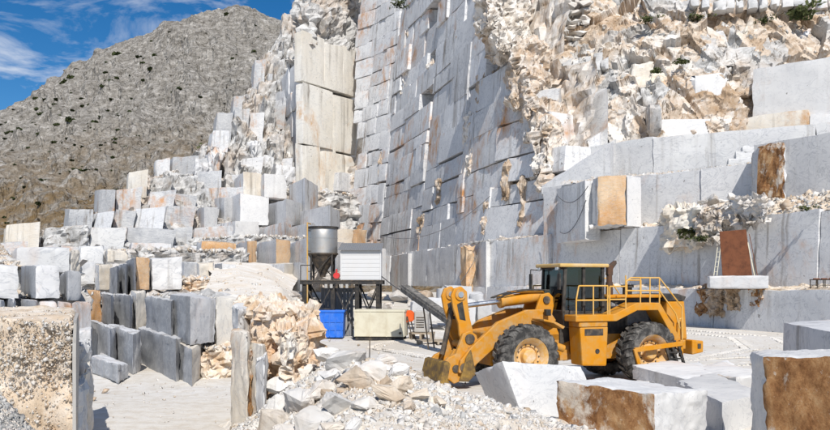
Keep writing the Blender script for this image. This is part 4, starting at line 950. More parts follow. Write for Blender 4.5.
# ================================================================== BUILDER FOR MACHINES
class MB:
    def __init__(s): s.v = []; s.f = []
    def add(s, v, f):
        k = len(s.v); s.v += [Vector(p) for p in v]; s.f += [tuple(i + k for i in q) for q in f]; return s
    def box(s, a, b):
        (x0, y0, z0), (x1, y1, z1) = a, b
        return s.add([(x0, y0, z0), (x1, y0, z0), (x1, y1, z0), (x0, y1, z0), (x0, y0, z1), (x1, y0, z1), (x1, y1, z1), (x0, y1, z1)], [(0, 3, 2, 1), (4, 5, 6, 7), (0, 1, 5, 4), (1, 2, 6, 5), (2, 3, 7, 6), (3, 0, 4, 7)])
    def prism(s, prof, y0, y1, axis='y'):
        """profile of (x,z) extruded across y (or (x,y) up z, or (y,z) along x)"""
        n = len(prof)
        mk = {'y': lambda p, t: (p[0], t, p[1]), 'z': lambda p, t: (p[0], p[1], t), 'x': lambda p, t: (t, p[0], p[1])}[axis]
        v = [mk(p, y0) for p in prof] + [mk(p, y1) for p in prof]
        return s.add(v, [tuple(range(n)), tuple(range(2 * n - 1, n - 1, -1))] + [(i, i + n, (i + 1) % n + n, (i + 1) % n) for i in range(n)])
    def tube(s, p, q, r, n=10, r2=None):
        p, q = Vector(p), Vector(q); d = (q - p).normalized(); a = d.orthogonal().normalized(); b = d.cross(a); r2 = r if r2 is None else r2
        v = [p + (a * math.cos(t) + b * math.sin(t)) * r for t in (2 * math.pi * i / n for i in range(n))] + [q + (a * math.cos(t) + b * math.sin(t)) * r2 for t in (2 * math.pi * i / n for i in range(n))]
        return s.add(v, [tuple(range(n))[::-1], tuple(range(n, 2 * n))] + [(i, (i + 1) % n, (i + 1) % n + n, i + n) for i in range(n)])
    def path(s, pts, r, n=8):
        for a, b in zip(pts, pts[1:]): s.tube(a, b, r, n)
        return s
    def lathe(s, prof, n=32, axis='y', c=(0, 0, 0)):
        """prof of (radius, t) round an axis"""
        v, f = [], []; m = len(prof)
        for i in range(n):
            a = 2 * math.pi * i / n
            for (r, t) in prof:
                u, w = r * math.cos(a), r * math.sin(a)
                v.append({'y': (u, t, w), 'z': (u, w, t), 'x': (t, u, w)}[axis])
        v = [Vector(p) + Vector(c) for p in v]
        for i in range(n):
            j = (i + 1) % n
            for k in range(m - 1): f.append((i * m + k, i * m + k + 1, j * m + k + 1, j * m + k))
        return s.add(v, f)
    def bar(s, p, q, w, h):
        """rectangular bar"""
        p, q = Vector(p), Vector(q); d = (q - p).normalized(); up = Vector((0, 0, 1)) if abs(d.z) < 0.95 else Vector((1, 0, 0))
        a = d.cross(up).normalized() * w / 2; b = a.cross(d).normalized() * h / 2
        v = [p - a - b, p + a - b, p + a + b, p - a + b, q - a - b, q + a - b, q + a + b, q - a + b]
        return s.add(v, [(0, 3, 2, 1), (4, 5, 6, 7), (0, 1, 5, 4), (1, 2, 6, 5), (2, 3, 7, 6), (3, 0, 4, 7)])
    def build(s, name, m, parent=None, bevel=0.0, smooth=False):
        me = mesh_from(name, s.v, s.f)
        bm = bmesh.new(); bm.from_mesh(me); bmesh.ops.recalc_face_normals(bm, faces=bm.faces); bm.to_mesh(me); bm.free()
        o = link(name, me, parent, (m,) if isinstance(m, str) else m)
        if bevel:
            b = o.modifiers.new('bevel', 'BEVEL'); b.width = bevel; b.segments = 2; b.limit_method = 'ANGLE'; b.angle_limit = R(35)
        if smooth:
            for p in me.polygons: p.use_smooth = True
            try:
                me.set_sharp_from_angle(angle=R(38))
            except Exception: pass
        return o

# ================================================================== WHEEL LOADER  (x forward, y left, z up)
YAW = R(180 + 20)
ld = empty('wheel_loader', (5.5, 28.75, -0.02), YAW, label='big yellow wheel loader with railed platform and block hook attachment', cat='wheel loader')
Yp, Yw, Bk = 'yellow_paint', 'yellow_worn', 'black_steel'
# ---- wheels
TR, TW = 1.07, 0.86
def wheel(x, y, side):
    w = empty('wheel', (x, y, TR)); w.parent = ld
    h = TW / 2
    t = MB().lathe([(0.60, -h * .80), (0.66, -h * .96), (0.84, -h), (0.97, -h * .93), (1.025, -h * .72), (1.035, 0), (1.025, h * .72), (0.97, h * .93), (0.84, h), (0.66, h * .96), (0.60, h * .80)], 48)
    to = t.build('tyre', 'rubber', w, smooth=True)
    lug = MB(); nl = 22
    for i in range(nl):
        for sgn in (-1, 1):
            a0 = 2 * math.pi * (i + (0.5 if sgn > 0 else 0)) / nl
            prof = []
            for (yy, da) in ((0.03, 0.0), (h * .72, 0.10), (h * .98, 0.13)):
                prof.append((sgn * yy, a0 + da))
            wd = 0.070
            ring = []
            for k, (yy, a) in enumerate(prof):
                ro = 1.085 if k < 2 else 0.985; ri = 1.0 if k < 2 else 0.90
                for (rr, aa) in ((ro, a - wd), (ro, a + wd), (ri, a + wd * 1.15), (ri, a - wd * 1.15)):
                    ring.append((rr * math.cos(aa), yy, rr * math.sin(aa)))
            lug.add(ring, [(0, 1, 2, 3), (8, 11, 10, 9)] + [(b + k, b + (k + 1) % 4, b + 4 + (k + 1) % 4, b + 4 + k) for b in (0, 4) for k in range(4)])
    lug.build('tread', 'rubber', to)
    s = side
    rim = MB().lathe([(0.0, s * h * .22), (0.34, s * h * .22), (0.36, s * h * .34), (0.44, s * h * .36), (0.47, s * h * .55), (0.58, s * h * .80), (0.64, s * h * .93), (0.66, s * h * .86), (0.60, s * h * .70), (0.55, 0), (0.55, -s * h * .8)], 40)
    ro = rim.build('rim', 'rim_paint', w, smooth=True)
    hub = MB().lathe([(0.0, s * h * .70), (0.20, s * h * .70), (0.24, s * h * .62), (0.26, s * h * .2)], 24)
    hub.build('hub', 'rim_paint', ro, smooth=True)
    for i in range(14):
        a = 2 * math.pi * i / 14; bo = MB().tube((0.40 * math.cos(a), s * h * .33, 0.40 * math.sin(a)), (0.40 * math.cos(a), s * h * .44, 0.40 * math.sin(a)), 0.024, 6); bo.build('wheel_bolt', 'dark_metal', ro)
    return w
for x in (2.4, -2.4):
    for s in (1, -1): wheel(x, s * 1.32, s)
# ---- axles and frames
for x in (2.4, -2.4):
    MB().tube((x, -1.0, TR), (x, 1.0, TR), 0.24, 14).tube((x, -0.42, TR), (x, 0.42, TR), 0.42, 16).build('axle', 'dark_metal', ld, smooth=True)
MB().prism([(-4.5, 0.95), (-0.1, 0.75), (0.15, 1.0), (0.15, 1.75), (-4.5, 1.75)], -0.6, 0.6).build('rear_frame', Yw, ld, 0.03)
MB().prism([(0.25, 0.8), (3.3, 0.7), (3.35, 1.35), (2.6, 1.75), (0.25, 1.75)], -0.52, 0.52).build('front_frame', Yw, ld, 0.03)
MB().tube((0.2, 0, 0.75), (0.2, 0, 1.85), 0.17, 14).build('articulation_pin', 'dark_metal', ld)
# ---- hood, engine bay and tail
MB().prism([(-4.25, 1.7), (-1.1, 1.7), (-1.1, 2.98), (-3.5, 2.98), (-3.5, 2.72), (-4.25, 2.72)], -0.62, 0.62).build('engine_bay', Bk, ld, 0.02)
MB().box((-3.45, -0.80, 2.98), (-1.15, 0.80, 3.10)).build('hood_top', Yp, ld, 0.03)
tail = MB().prism([(-4.45, 1.45), (-3.55, 1.45), (-3.55, 2.86), (-4.32, 2.86)], -0.95, 0.95).build('rear_hood', Yp, ld, 0.05)
g = MB()
for i in range(9):
    g.box((-4.47, -0.7, 1.65 + i * 0.12), (-4.40, 0.7, 1.70 + i * 0.12))
g.build('radiator_grille', Bk, tail)
MB().prism([(-4.30, 2.863), (-3.50, 2.863), (-3.40, 3.10), (-4.0, 3.13), (-4.38, 3.02)], -0.98, 0.98).build('radiator_cowl', Bk, ld, 0.03)
MB().prism([(-4.30, 1.10), (-3.75, 1.10), (-3.75, 1.44), (-4.30, 1.44)], -1.05, 1.05).build('rear_bumper_box', Yw, ld, 0.03)
MB().prism([(-4.95, 0.98), (-4.45, 0.90), (-4.45, 1.44), (-4.95, 1.40)], -1.22, 1.22).build('counterweight', Yp, ld, 0.04)
MB().box((-4.82, 1.221, 1.12), (-4.68, 1.235, 1.30)).build('tie_down_shade', Bk, ld)  # thin black plate drawn as the shade of a recess, nothing is cut
MB().tube((-1.45, 0.42, 2.9), (-1.45, 0.42, 3.55), 0.13, 14).build('muffler', 'exhaust_metal', ld, smooth=True)
MB().tube((-1.45, 0.42, 3.5), (-1.45, 0.42, 3.86), 0.105, 12).prism([(-1.56, 3.80), (-1.34, 3.80), (-1.36, 4.12), (-1.70, 4.34), (-1.72, 4.22), (-1.56, 4.02)], 0.33, 0.51).build('exhaust_stack', 'exhaust_metal', ld, 0.02)
MB().tube((-2.3, 0.3, 3.08), (-2.3, 0.3, 3.35), 0.17, 14).tube((-2.3, 0.3, 3.35), (-2.3, 0.3, 3.46), 0.23, 14).build('air_cleaner', Bk, ld)
e = MB().tube((-1.35, 0.68, 2.35), (-3.2, 0.68, 2.6), 0.07).tube((-1.3, 0.7, 2.75), (-2.0, 0.7, 2.5), 0.09).box((-2.9, 0.62, 2.0), (-2.0, 0.74, 2.7)); e.build('engine_pipes', 'engine_grey', ld)
# ---- left and right decks and fenders
for s in (1, -1):
    y0, y1 = (0.85, 1.62) if s > 0 else (-1.62, -0.85)
    deck = [(0.66, 2.20), (0.66, 2.42), (-0.85, 2.44), (-1.75, 2.82), (-2.75, 2.82), (-3.62, 1.55), (-3.62, 1.32), (-3.46, 1.32), (-2.66, 2.56), (-1.80, 2.56), (-0.95, 2.20)]
    fo = MB().prism(deck, y0, y1).build('fender_deck', Yp, ld, 0.025)
    # side skirt closing the arch at front
    MB().prism([(-0.62, 2.19), (0.5, 2.19), (0.5, 2.02), (-0.62, 2.02)], y0 + (0.03 if s > 0 else 0.05), y1 - (0.05 if s > 0 else 0.03)).build('deck_beam', Yw, fo, 0.02)
    bx_ = MB().prism([(-0.60, 0.66), (0.36, 0.70), (0.46, 2.02), (-0.66, 2.02)], (0.78 if s > 0 else -1.55), (1.55 if s > 0 else -0.78)).build('fuel_tank', Yp, ld, 0.05)
    MB().tube((-0.22, s * 1.54, 1.18), (-0.22, s * 1.565, 1.18), 0.085, 16).build('drain_cap', Bk, bx_)
    MB().box((-0.45, min(s * 1.545, s * 1.56), 1.72), (0.28, max(s * 1.545, s * 1.56), 1.95)).build('step_plate', 'dark_metal', bx_)
# rear access ladder over the wheel
lad = MB().bar((-1.55, 1.80, 1.20), (-3.55, 1.80, 1.38), 0.09, 0.16).bar((-1.55, 1.80, 1.24), (-1.78, 1.84, 0.42), 0.09, 0.12).bar((-3.55, 1.72, 1.5), (-3.55, 1.72, 0.9), 0.12, 0.12).bar((-3.5, 1.60, 1.4), (-3.5, 1.80, 1.4), 0.1, 0.1).build('ladder_frame', Yp, ld, 0.015)
for i, x in enumerate((-2.85, -3.12, -3.39)):
    MB().bar((x, 1.80, 1.28), (x - 0.25, 1.86, 0.45), 0.07, 0.09).build('ladder_rail', Bk, lad)
for z in (0.6, 0.85, 1.08):
    MB().bar((-2.9 - (1.25 - z) * .3, 1.83, z), (-3.45 - (1.25 - z) * .3, 1.83, z), 0.08, 0.05).build('ladder_step', Bk, lad)
# ---- handrails
def rail(pts, posts, s=1, mid=True, name='handrail'):
    m = MB().path(pts, 0.026, 8)
    o = m.build(name, 'yellow_rail', ld, smooth=True)
    for (p, q) in posts: MB().tube(p, q, 0.024, 8).build('rail_post', 'yellow_rail', o, smooth=True)
    return o
ye = 1.57
rail([(0.62, ye, 2.95), (0.52, ye, 3.42), (-0.62, ye, 3.42)], [((0.62, ye, 2.42), (0.62, ye, 2.95)), ((-0.05, ye, 2.43), (-0.05, ye, 3.42)), ((-0.62, ye, 2.43), (-0.62, ye, 3.42))])
rail([(0.62, ye, 2.93), (-0.62, ye, 2.93)], [], name='mid_rail')
rail([(-0.70, ye, 2.43), (-0.70, ye, 3.40), (-1.35, ye, 3.40)], [((-1.35, ye, 2.62), (-1.35, ye, 3.78))])
rail([(-0.70, ye, 2.95), (-1.35, ye, 2.95)], [], name='mid_rail')
rail([(-1.35, ye, 3.55), (-1.55, ye, 3.70), (-2.75, ye, 3.70), (-3.72, ye, 2.65), (-3.72, ye, 1.5)], [((-1.95, ye, 2.82), (-1.95, ye, 3.70)), ((-2.35, ye, 2.82), (-2.35, ye, 3.70)), ((-2.75, ye, 2.82), (-2.75, ye, 3.70))])
rail([(-1.35, ye, 3.25), (-2.75, ye, 3.25), (-3.45, ye, 2.42), (-3.62, ye, 1.9)], [], name='mid_rail')
rail([(-3.95, 1.05, 1.45), (-3.95, 1.12, 2.2), (-4.10, 1.12, 2.25), (-4.15, 1.05, 1.5)], [], name='grab_handle')
for s in (-1,):
    rail([(0.6, -ye, 2.43), (0.55, -ye, 3.42), (-1.35, -ye, 3.42), (-1.55, -ye, 3.70), (-2.75, -ye, 3.70), (-3.7, -ye, 2.5)], [((-0.62, -ye, 2.43), (-0.62, -ye, 3.42)), ((-2.0, -ye, 2.82), (-2.0, -ye, 3.7)), ((-2.75, -ye, 2.82), (-2.75, -ye, 3.7))])
rail([(-2.6, 0.7, 3.10), (-2.6, 0.7, 3.62), (-2.0, 0.7, 3.62), (-2.0, 0.7, 3.10)], [], name='grab_handle')
# ---- cab
cab = empty('cab', (-0.12, 0, 1.95)); cab.parent = ld
x0, x1, yc, zt = -0.88, 0.80, 0.80, 2.12
MB().prism([(x0, 0.0), (x1 - .05, 0.0), (x1 + .02, 0.62), (x0, 0.55)], -yc, yc).build('cab_base', Bk, cab, 0.03)
MB().prism([(x0, 0.0), (x1, -0.6), (x1, 0.0)], -0.6, 0.6).build('cab_mount', Bk, cab, 0.02)
rf = MB().box((x0 - .14, -yc - .10, zt), (x1 + .16, yc + .10, zt + 0.13)).build('cab_roof', 'cab_roof', cab, 0.04)
MB().box((x0 + .05, -yc + .1, zt - 0.06), (x1, yc - .1, zt)).build('roof_lining', Bk, rf)
for (xa, xb) in ((x0, x0 + .10), (x1 - .12, x1 - .02), (-0.10, 0.0)):
    for s in (1, -1):
        MB().bar((xa + .05 + (0.03 if xa > .3 else 0), s * (yc - .05), 0.5), (xa + .05 - (0.05 if xa > .3 else 0), s * (yc - .05), zt), 0.10, 0.11).build('cab_pillar', Bk, cab, 0.015)
for s in (1, -1):
    MB().box((x0 + .10, min(s * (yc - .045), s * (yc - .055)), 0.56), (-0.11, max(s * (yc - .045), s * (yc - .055)), zt)).build('side_window', 'glass_tint', cab)
    dr = MB().bar((0.01, s * (yc - .02), 0.5), (0.66, s * (yc - .02), 0.5), 0.05, 0.09).build('door_frame', Bk, cab)
    MB().box((0.0, min(s * (yc - .045), s * (yc - .055)), 0.1 if s > 0 else .56), (0.68, max(s * (yc - .045), s * (yc - .055)), zt)).build('door_window', 'glass_tint', dr)
MB().prism([(x1 - .06, 0.6), (x1 - .05, 0.6), (x1 - .10, zt), (x1 - .11, zt)], -yc + .1, yc - .1).build('windscreen', 'glass_tint', cab)
MB().box((x0 + .04, -yc + .1, 0.58), (x0 + .05, yc - .1, zt)).build('rear_window', 'glass_tint', cab)
MB().bar((x1 - .03, -.35, .62), (x1 - .06, .05, 1.35), 0.02, 0.03).build('wiper', Bk, cab)
for s in (1, -1):
    mr = MB().path([(x1, s * yc, zt - 0.1), (x1 + .28, s * (yc + .22), zt - .06), (x1 + .28, s * (yc + .22), zt - .25)], 0.018, 6).build('mirror_arm', Bk, cab)
    MB().box((x1 + .25, s * (yc + .22) - .09, zt - .78), (x1 + .31, s * (yc + .22) + .09, zt - .22)).build('mirror', Bk, mr, 0.015)
seat = MB().box((-0.62, -.26, .50), (-0.10, .26, .64)).prism([(-.68, .6), (-.55, .6), (-.62, 1.32), (-.72, 1.32)], -.25, .25).box((-.52, -.15, .1), (-.22, .15, .5)).build('seat', 'seat_black', cab, 0.04)
st = MB().tube((0.42, 0, .45), (0.22, 0, 1.02), 0.035); st.build('steering_column', Bk, cab)
MB().lathe([(0.19, -.015), (0.205, 0), (0.19, .015), (0.175, 0), (0.19, -.015)], 20, 'z', (0.2, 0, 1.03)).build('steering_wheel', Bk, cab)
for s in (1, -1):
    for x in (x1 + .08,):
        MB().box((x, s * .62 - .08, zt - .10), (x + .09, s * .62 + .08, zt)).build('work_lamp', 'chrome', cab, 0.01)
# ---- front linkage: tower, boom, cylinders, block hook
for s in (1, -1):
    ys = s * 0.46
    MB().prism([(0.55, 1.5), (2.35, 1.5), (2.25, 1.95), (1.62, 2.45), (1.38, 3.12), (1.05, 3.18), (0.82, 2.95), (0.95, 2.35)], ys - .06, ys + .06).build('boom_tower', Yp, ld, 0.025)
    MB().tube((1.18, ys - .12, 2.93), (1.18, ys + .12, 2.93), 0.13, 14).build('tower_pin', 'dark_metal', ld)
    bm_ = MB().prism([(0.95, 2.22), (1.25, 2.62), (2.1, 2.60), (3.2, 2.20), (4.15, 1.40), (4.55, 0.95), (4.62, 0.55), (4.30, 0.48), (4.0, 0.78), (3.2, 1.42), (2.2, 1.85), (1.4, 2.0)], s * .74 - .09, s * .74 + .09).build('boom_arm', Yw, ld, 0.03)
    MB().tube((4.42, s * .74 - .13, .72), (4.42, s * .74 + .13, .72), 0.15, 14).build('boom_pin', 'dark_metal', bm_)
    cyl = MB().tube((0.75, s * .95, 1.25), (2.05, s * .95, 1.72), 0.13, 14).build('lift_cylinder', Yp, ld, smooth=True)
    MB().tube((2.05, s * .95, 1.72), (2.85, s * .92, 2.0), 0.07, 12).build('piston_rod', 'chrome', cyl, smooth=True)
    # low headlamp on the front frame
    lb = MB().box((1.32, s * 1.02 - .1, 2.40), (1.50, s * 1.02 + .1, 2.62)).bar((1.2, s * .55, 2.5), (1.4, s * 1.0, 2.5), 0.06, 0.06).build('head_lamp', Bk, ld, 0.02)
# front fenders
    MB().prism([(1.15, 2.06), (1.55, 2.25), (1.95, 2.32), (1.95, 2.26), (1.58, 2.18), (1.22, 1.98)], s * 1.32 - .42, s * 1.32 + .42).build('front_fender', Yw, ld, 0.01)
MB().box((3.15, -.68, 1.45), (3.55, .68, 1.85)).build('boom_cross_tube', Yw, ld, 0.05)
tc_ = MB().tube((1.10, 0.10, 3.05), (2.75, 0.16, 2.88), 0.20, 18).tube((2.70, 0.16, 2.885), (2.82, 0.16, 2.875), 0.23, 18).build('tilt_cylinder', Yp, ld, smooth=True)
MB().tube((2.8, 0.16, 2.878), (4.35, 0.2, 2.72), 0.085, 14).build('tilt_rod', 'chrome', tc_, smooth=True)
for k, yy in enumerate((-.12, .0, .34)):
    pts = [(1.0 + t * 2.0, yy + .02 * k, 3.26 + .12 * math.sin(t * 3.1) - .26 * t) for t in [i / 10 for i in range(11)]]
    MB().path(pts, 0.028, 6).build('hydraulic_hose', Bk, ld, smooth=True)
MB().box((1.15, -.3, 3.16), (2.3, .3, 3.24)).build('hose_guard', Yp, ld, 0.02)
att = empty('block_hook', (4.32, 0, 0.05)); att.parent = ld
for s in (1, -1):
    yo = s * 0.42
    lv_ = MB().prism([(-0.30, 1.52), (-0.38, 1.85), (-0.26, 2.30), (-0.18, 2.85), (-0.16, 3.18), (0.06, 3.36), (0.32, 3.28), (0.42, 3.02), (0.34, 2.60), (0.16, 2.10), (0.12, 1.70), (-0.02, 1.46)], yo - .07, yo + .07).build('tilt_lever', Yp, att, 0.03)
    MB().tube((0.10, yo - .12, 3.08), (0.10, yo + .12, 3.08), 0.19, 18).build('pin_boss', Yw, lv_)
    MB().tube((0.10, yo - .15, 3.08), (0.10, yo + .15, 3.08), 0.10, 14).build('pin', 'chrome', lv_)
    MB().prism([(-0.10, 2.2), (0.12, 2.25), (0.22, 2.75), (0.02, 2.85)], yo - .075, yo + .075).build('slot_shade', Bk, lv_)  # solid black pad painted in for the shade inside a slot
    yo = s * 0.60
    ho = MB().prism([(0.00, 0.25), (0.40, 0.12), (0.72, 0.35), (0.78, 0.80), (0.60, 1.00), (0.34, 1.10), (0.20, 1.45), (0.08, 1.78), (-0.18, 1.88), (-0.42, 1.72), (-0.52, 1.35), (-0.55, 0.95), (-0.30, 0.50)], yo - .08, yo + .08).build('claw_plate', Yw, att, 0.03)
    MB().tube((-0.16, yo - .13, 1.60), (-0.16, yo + .13, 1.60), 0.17, 16).build('claw_pin', 'dark_metal', ho)
    MB().tube((0.34, yo - .12, 0.62), (0.34, yo + .12, 0.62), 0.13, 16).build('claw_pin', 'dark_metal', ho)
    MB().prism([(-0.30, 0.9), (-0.05, 0.62), (0.08, 0.95), (-0.12, 1.32)], yo - .085, yo + .085).build('opening_shade', Bk, ho)  # black block set on the plate as the dark shade of an opening
    MB().prism([(-0.30, 0.45), (-0.02, 0.20), (0.30, 0.22), (0.05, 1.0), (-0.12, 1.25)], s * .86 - .05, s * .86 + .05).build('side_lug', 'blade_steel', att, 0.02)
MB().tube((0.10, 0.0, 2.95), (0.55, 0.0, 1.05), 0.09, 12).build('link_rod', 'dark_metal', att, smooth=True)
for (xa, za, w_) in ((-0.02, 2.45, .12), (-0.12, 1.4, .14), (0.1, 0.55, .2)):
    MB().tube((xa, -.42, za), (xa, .42, za), w_, 14).build('cross_tube', Yw, att, smooth=True)
MB().prism([(0.50, 0.0), (0.62, -0.04), (0.96, 0.10), (1.00, 0.24), (0.84, 0.86), (0.70, 0.90), (0.62, 0.80), (0.72, 0.30)], -0.92, 0.92).build('ground_blade', 'blade_steel', att, 0.03)
for yy in (-.6, -.2, .2, .6): MB().prism([(0.10, 0.35), (0.66, 0.20), (0.64, 0.72), (0.30, 0.95)], yy - .04, yy + .04).build('blade_gusset', Yw, att, 0.01)
for yy in (-.78, -.4, 0, .4, .78):
    MB().prism([(0.90, -0.03), (1.25, -0.01), (1.02, 0.12)], yy - .09, yy + .09).build('blade_tooth', 'dark_metal', att, 0.015)
MB().bar((0.15, -.30, 1.2), (0.65, -.30, .45), .16, .22).bar((0.15, .30, 1.2), (0.65, .30, .45), .16, .22).build('blade_brace', Yw, att, 0.02)

# ---- operator in the cab
def skin_body(name, verts, edges, radii, mats, parent, root=0):
    me = bpy.data.meshes.new(name); me.from_pydata(verts, edges, []); o = link(name, me, parent, mats)
    sk = o.modifiers.new('skin', 'SKIN'); sk.use_smooth_shade = True
    for i, r in enumerate(radii): me.skin_vertices[0].data[i].radius = (r, r) if not isinstance(r, tuple) else r
    me.skin_vertices[0].data[root].use_root = True
    s = o.modifiers.new('sub', 'SUBSURF'); s.levels = 1; s.render_levels = 2
    return o
mw = ld.matrix_basis if False else Matrix.Translation(ld.location) @ Matrix.Rotation(YAW, 4, 'Z') @ Matrix.Translation((-0.12, 0, 1.95))
per = empty('person', tuple(mw @ Vector((-0.35, 0, 0.64))), YAW, label='operator in blue work shirt sitting at the wheel in the loader cab', cat='person')
V_ = [(0, 0, .08), (0, 0, .28), (-.02, 0, .46), (-.01, 0, .56), (0, 0, .63)]
E_ = [(0, 1), (1, 2), (2, 3), (3, 4)]
Rr = [(.15, .12), (.15, .12), (.16, .11), .055, .05]
for s in (1, -1):
    k = len(V_); V_ += [(-.02, s * .18, .48), (.06, s * .25, .24), (.36, s * .16, .33)]; E_ += [(2, k), (k, k + 1), (k + 1, k + 2)]; Rr += [.065, .052, .04]
body = skin_body('body', V_, E_, Rr, ('blue_cloth',), per)
V_ = [(0, 0, .07)]; E_ = []; Rr = [(.14, .12)]
for s in (1, -1):
    k = len(V_); V_ += [(.08, s * .10, .07), (.45, s * .14, .06), (.58, s * .13, -.34), (.68, s * .13, -.40)]; E_ += [(0, k), (k, k + 1), (k + 1, k + 2), (k + 2, k + 3)]; Rr += [.09, .07, .05, .045]
skin_body('trousers', V_, E_, Rr, ('trousers_dark',), body)
hv, hf = [], []
for j in range(13):
    for i in range(16):
        th = math.pi * j / 12; ph = 2 * math.pi * i / 16
        x = math.sin(th) * math.cos(ph); y = math.sin(th) * math.sin(ph); z = math.cos(th)
        rx = .098 + (.012 if z < 0 and x > 0 else 0); p = Vector((x * rx, y * .078 * (1 - .18 * max(0, -z)), z * .122))
        if x > .9 and -.25 < z < .1: p.x += .022            # nose
        if x > .8 and abs(z - .12) < .1 and abs(y) > .2: p.x -= .008   # eye sockets
        if abs(y) > .93 and abs(z) < .3: p.y *= 1.13       # ears
        hv.append(p + Vector((.02, 0, .75)))
for j in range(12):
    for i in range(16): hf.append((j * 16 + i, (j + 1) * 16 + i, (j + 1) * 16 + (i + 1) % 16, j * 16 + (i + 1) % 16))
hm = mesh_from('head', hv, hf)
for q in hm.polygons: q.use_smooth = True
head = link('head', hm, body, ('skin',))
hair = MB().lathe([(0.0, .125), (.06, .115), (.092, .07), (.10, .02), (.094, .0)], 16, 'z', (.005, 0, .752)); hair.build('hair', 'hair_dark', head, smooth=True)
for s in (1, -1):
    hb = MB().tube((.36, s * .16, .33), (.43, s * .14, .35), .035, 8, .04)
    for i in range(4): hb.path([(.42, s * (.115 + i * .017), .36), (.47 - .004 * abs(i - 1.5), s * (.115 + i * .017), .372), (.485, s * (.115 + i * .017), .35)], .0085, 6)
    hb.path([(.385, s * .115, .36), (.42, s * .085, .375), (.45, s * .085, .37)], .0095, 6)
    hb.build('hand', 'skin', body, smooth=True)

# ================================================================== SILO PLANT
TD = 51.0
def tx(px, d=TD): return (px - CX) / FPX * d
fx0, fx1, fy0, fy1 = tx(304), tx(380), TD, TD + 2.6
DK = ZZ(281, TD)          # deck height
tw = empty('steel_tower', (0.5 * (fx0 + fx1), TD + 1.3, 0), 0, label='black braced steel tower carrying the silo and the white shed', cat='tower')
def TB(): return MB()
def loc(m):  # shift world verts into the tower frame
    o = Vector(tw.location)
    m.v = [p - o for p in m.v]; return m
legx = [tx(304.5), tx(312), tx(333), tx(345), tx(357), tx(378)]
for x in (legx[0], legx[2], legx[4], legx[5]):
    for y in (fy0, fy1):
        m = MB()
        m.box((x - .13, y - .02, -.1), (x + .13, y + .02, DK)).box((x - .13, y - .16, -.1), (x - .10, y + .16, DK)).box((x + .10, y - .16, -.1), (x + .13, y + .16, DK)).box((x - .25, y - .25, -.1), (x + .25, y + .25, .03))
        loc(m).build('leg', 'frame_black', tw)
for (a, b) in ((0, 2), (2, 4), (4, 5)):
    for y in (fy0, fy1):
        loc(MB().bar((legx[a], y, .15), (legx[b], y, DK - .2), .07, .09)).build('brace', 'frame_black', tw)
        loc(MB().bar((legx[b], y + .08, .15), (legx[a], y + .08, DK - .2), .07, .09)).build('brace', 'frame_black', tw)
for x in (legx[0], legx[5]):
    loc(MB().bar((x, fy0, .15), (x, fy1, DK - .2), .07, .09)).build('brace', 'frame_black', tw)
for y in (fy0, fy1):
    loc(MB().box((fx0 - .25, y - .12, DK - .22), (fx1 + .2, y + .12, DK))).build('deck_beam', 'frame_black', tw)
    loc(MB().box((fx0 - .1, y - .08, DK * .52 - .1), (legx[2], y + .08, DK * .52))).build('tie_beam', 'frame_black', tw)
loc(MB().box((fx0 - .25, fy0 - .15, DK), (fx1 + .2, fy1 + .15, DK + .06))).build('deck_plate', 'dark_metal', tw)
for i in range(7):
    x = tx(321 + i * 5.2); loc(MB().tube((x, fy0 - .1, DK - .45), (x, fy0 - .1, DK - .2), .10, 10)).build('valve', 'grey_concrete' if i % 3 else 'dark_metal', tw)
loc(MB().path([(fx0 - .2, fy0 - .1, DK + 1.0), (tx(312), fy0 - .1, DK + 1.0)], .03, 6).path([(fx0 - .2, fy0 - .1, DK), (fx0 - .2, fy0 - .1, DK + 1.0)], .03, 6)).build('guard_rail', 'frame_black', tw)
# silo
sx_, sy_ = tx(320.5), TD + 1.2; sr = 15.2 / 800 * TD
z1, z0, zc = ZZ(226, TD), ZZ(252.5, TD), ZZ(277, TD)
silo = empty('cement_silo', (sx_, sy_, DK + .06), 0, label='round steel silo with a cone bottom standing on the black tower', cat='silo')
dz = DK + .06
MB().lathe([(0, z1 - dz - .05), (sr * .98, z1 - dz - .08), (sr, z1 - dz - .12), (sr, z1 - dz - .7), (sr + .012, z1 - dz - .71), (sr + .012, z1 - dz - .75), (sr, z1 - dz - .76), (sr, z0 - dz)], 48, 'z').build('drum', 'silo_steel', silo, smooth=True)
MB().lathe([(sr - .06, z1 - dz - .12), (sr + .06, z1 - dz - .12), (sr + .07, z1 - dz + .02), (sr - .06, z1 - dz + .03)], 48, 'z').build('rim_band', 'frame_black', silo)
MB().lathe([(sr, z0 - dz), (sr + .05, z0 - dz - .02), (sr + .05, z0 - dz - .10), (sr - .02, z0 - dz - .12), (.22, zc - dz + .25), (.18, zc - dz)], 40, 'z').build('cone', 'dark_metal', silo, smooth=True)
for a in (45, 135, 225, 315):
    p = Vector((math.cos(R(a)), math.sin(R(a)), 0)) * (sr * .98)
    MB().bar(p, p + Vector((0, 0, z0 - dz)), .12, .12).build('support_leg', 'frame_black', silo)
for a in (45, 135, 225, 315):
    p = Vector((math.cos(R(a)), math.sin(R(a)), 0)) * (sr * .98); q = Vector((math.cos(R(a + 90)), math.sin(R(a + 90)), 0)) * (sr * .98)
    MB().bar(p + Vector((0, 0, .1)), q + Vector((0, 0, z0 - dz - .1)), .05, .06).build('support_brace', 'frame_black', silo)
lx = tx(307.5) - sx_
MB().path([(lx, -1.25, z1 - dz + .2), (lx, -1.25, -dz + .2)], .045, 8).path([(lx, -1.25, z1 - dz + .2), (lx + .15, -.8, z1 - dz + .15)], .045, 8).build('fill_pipe', 'pipe_yellow', silo, smooth=True)
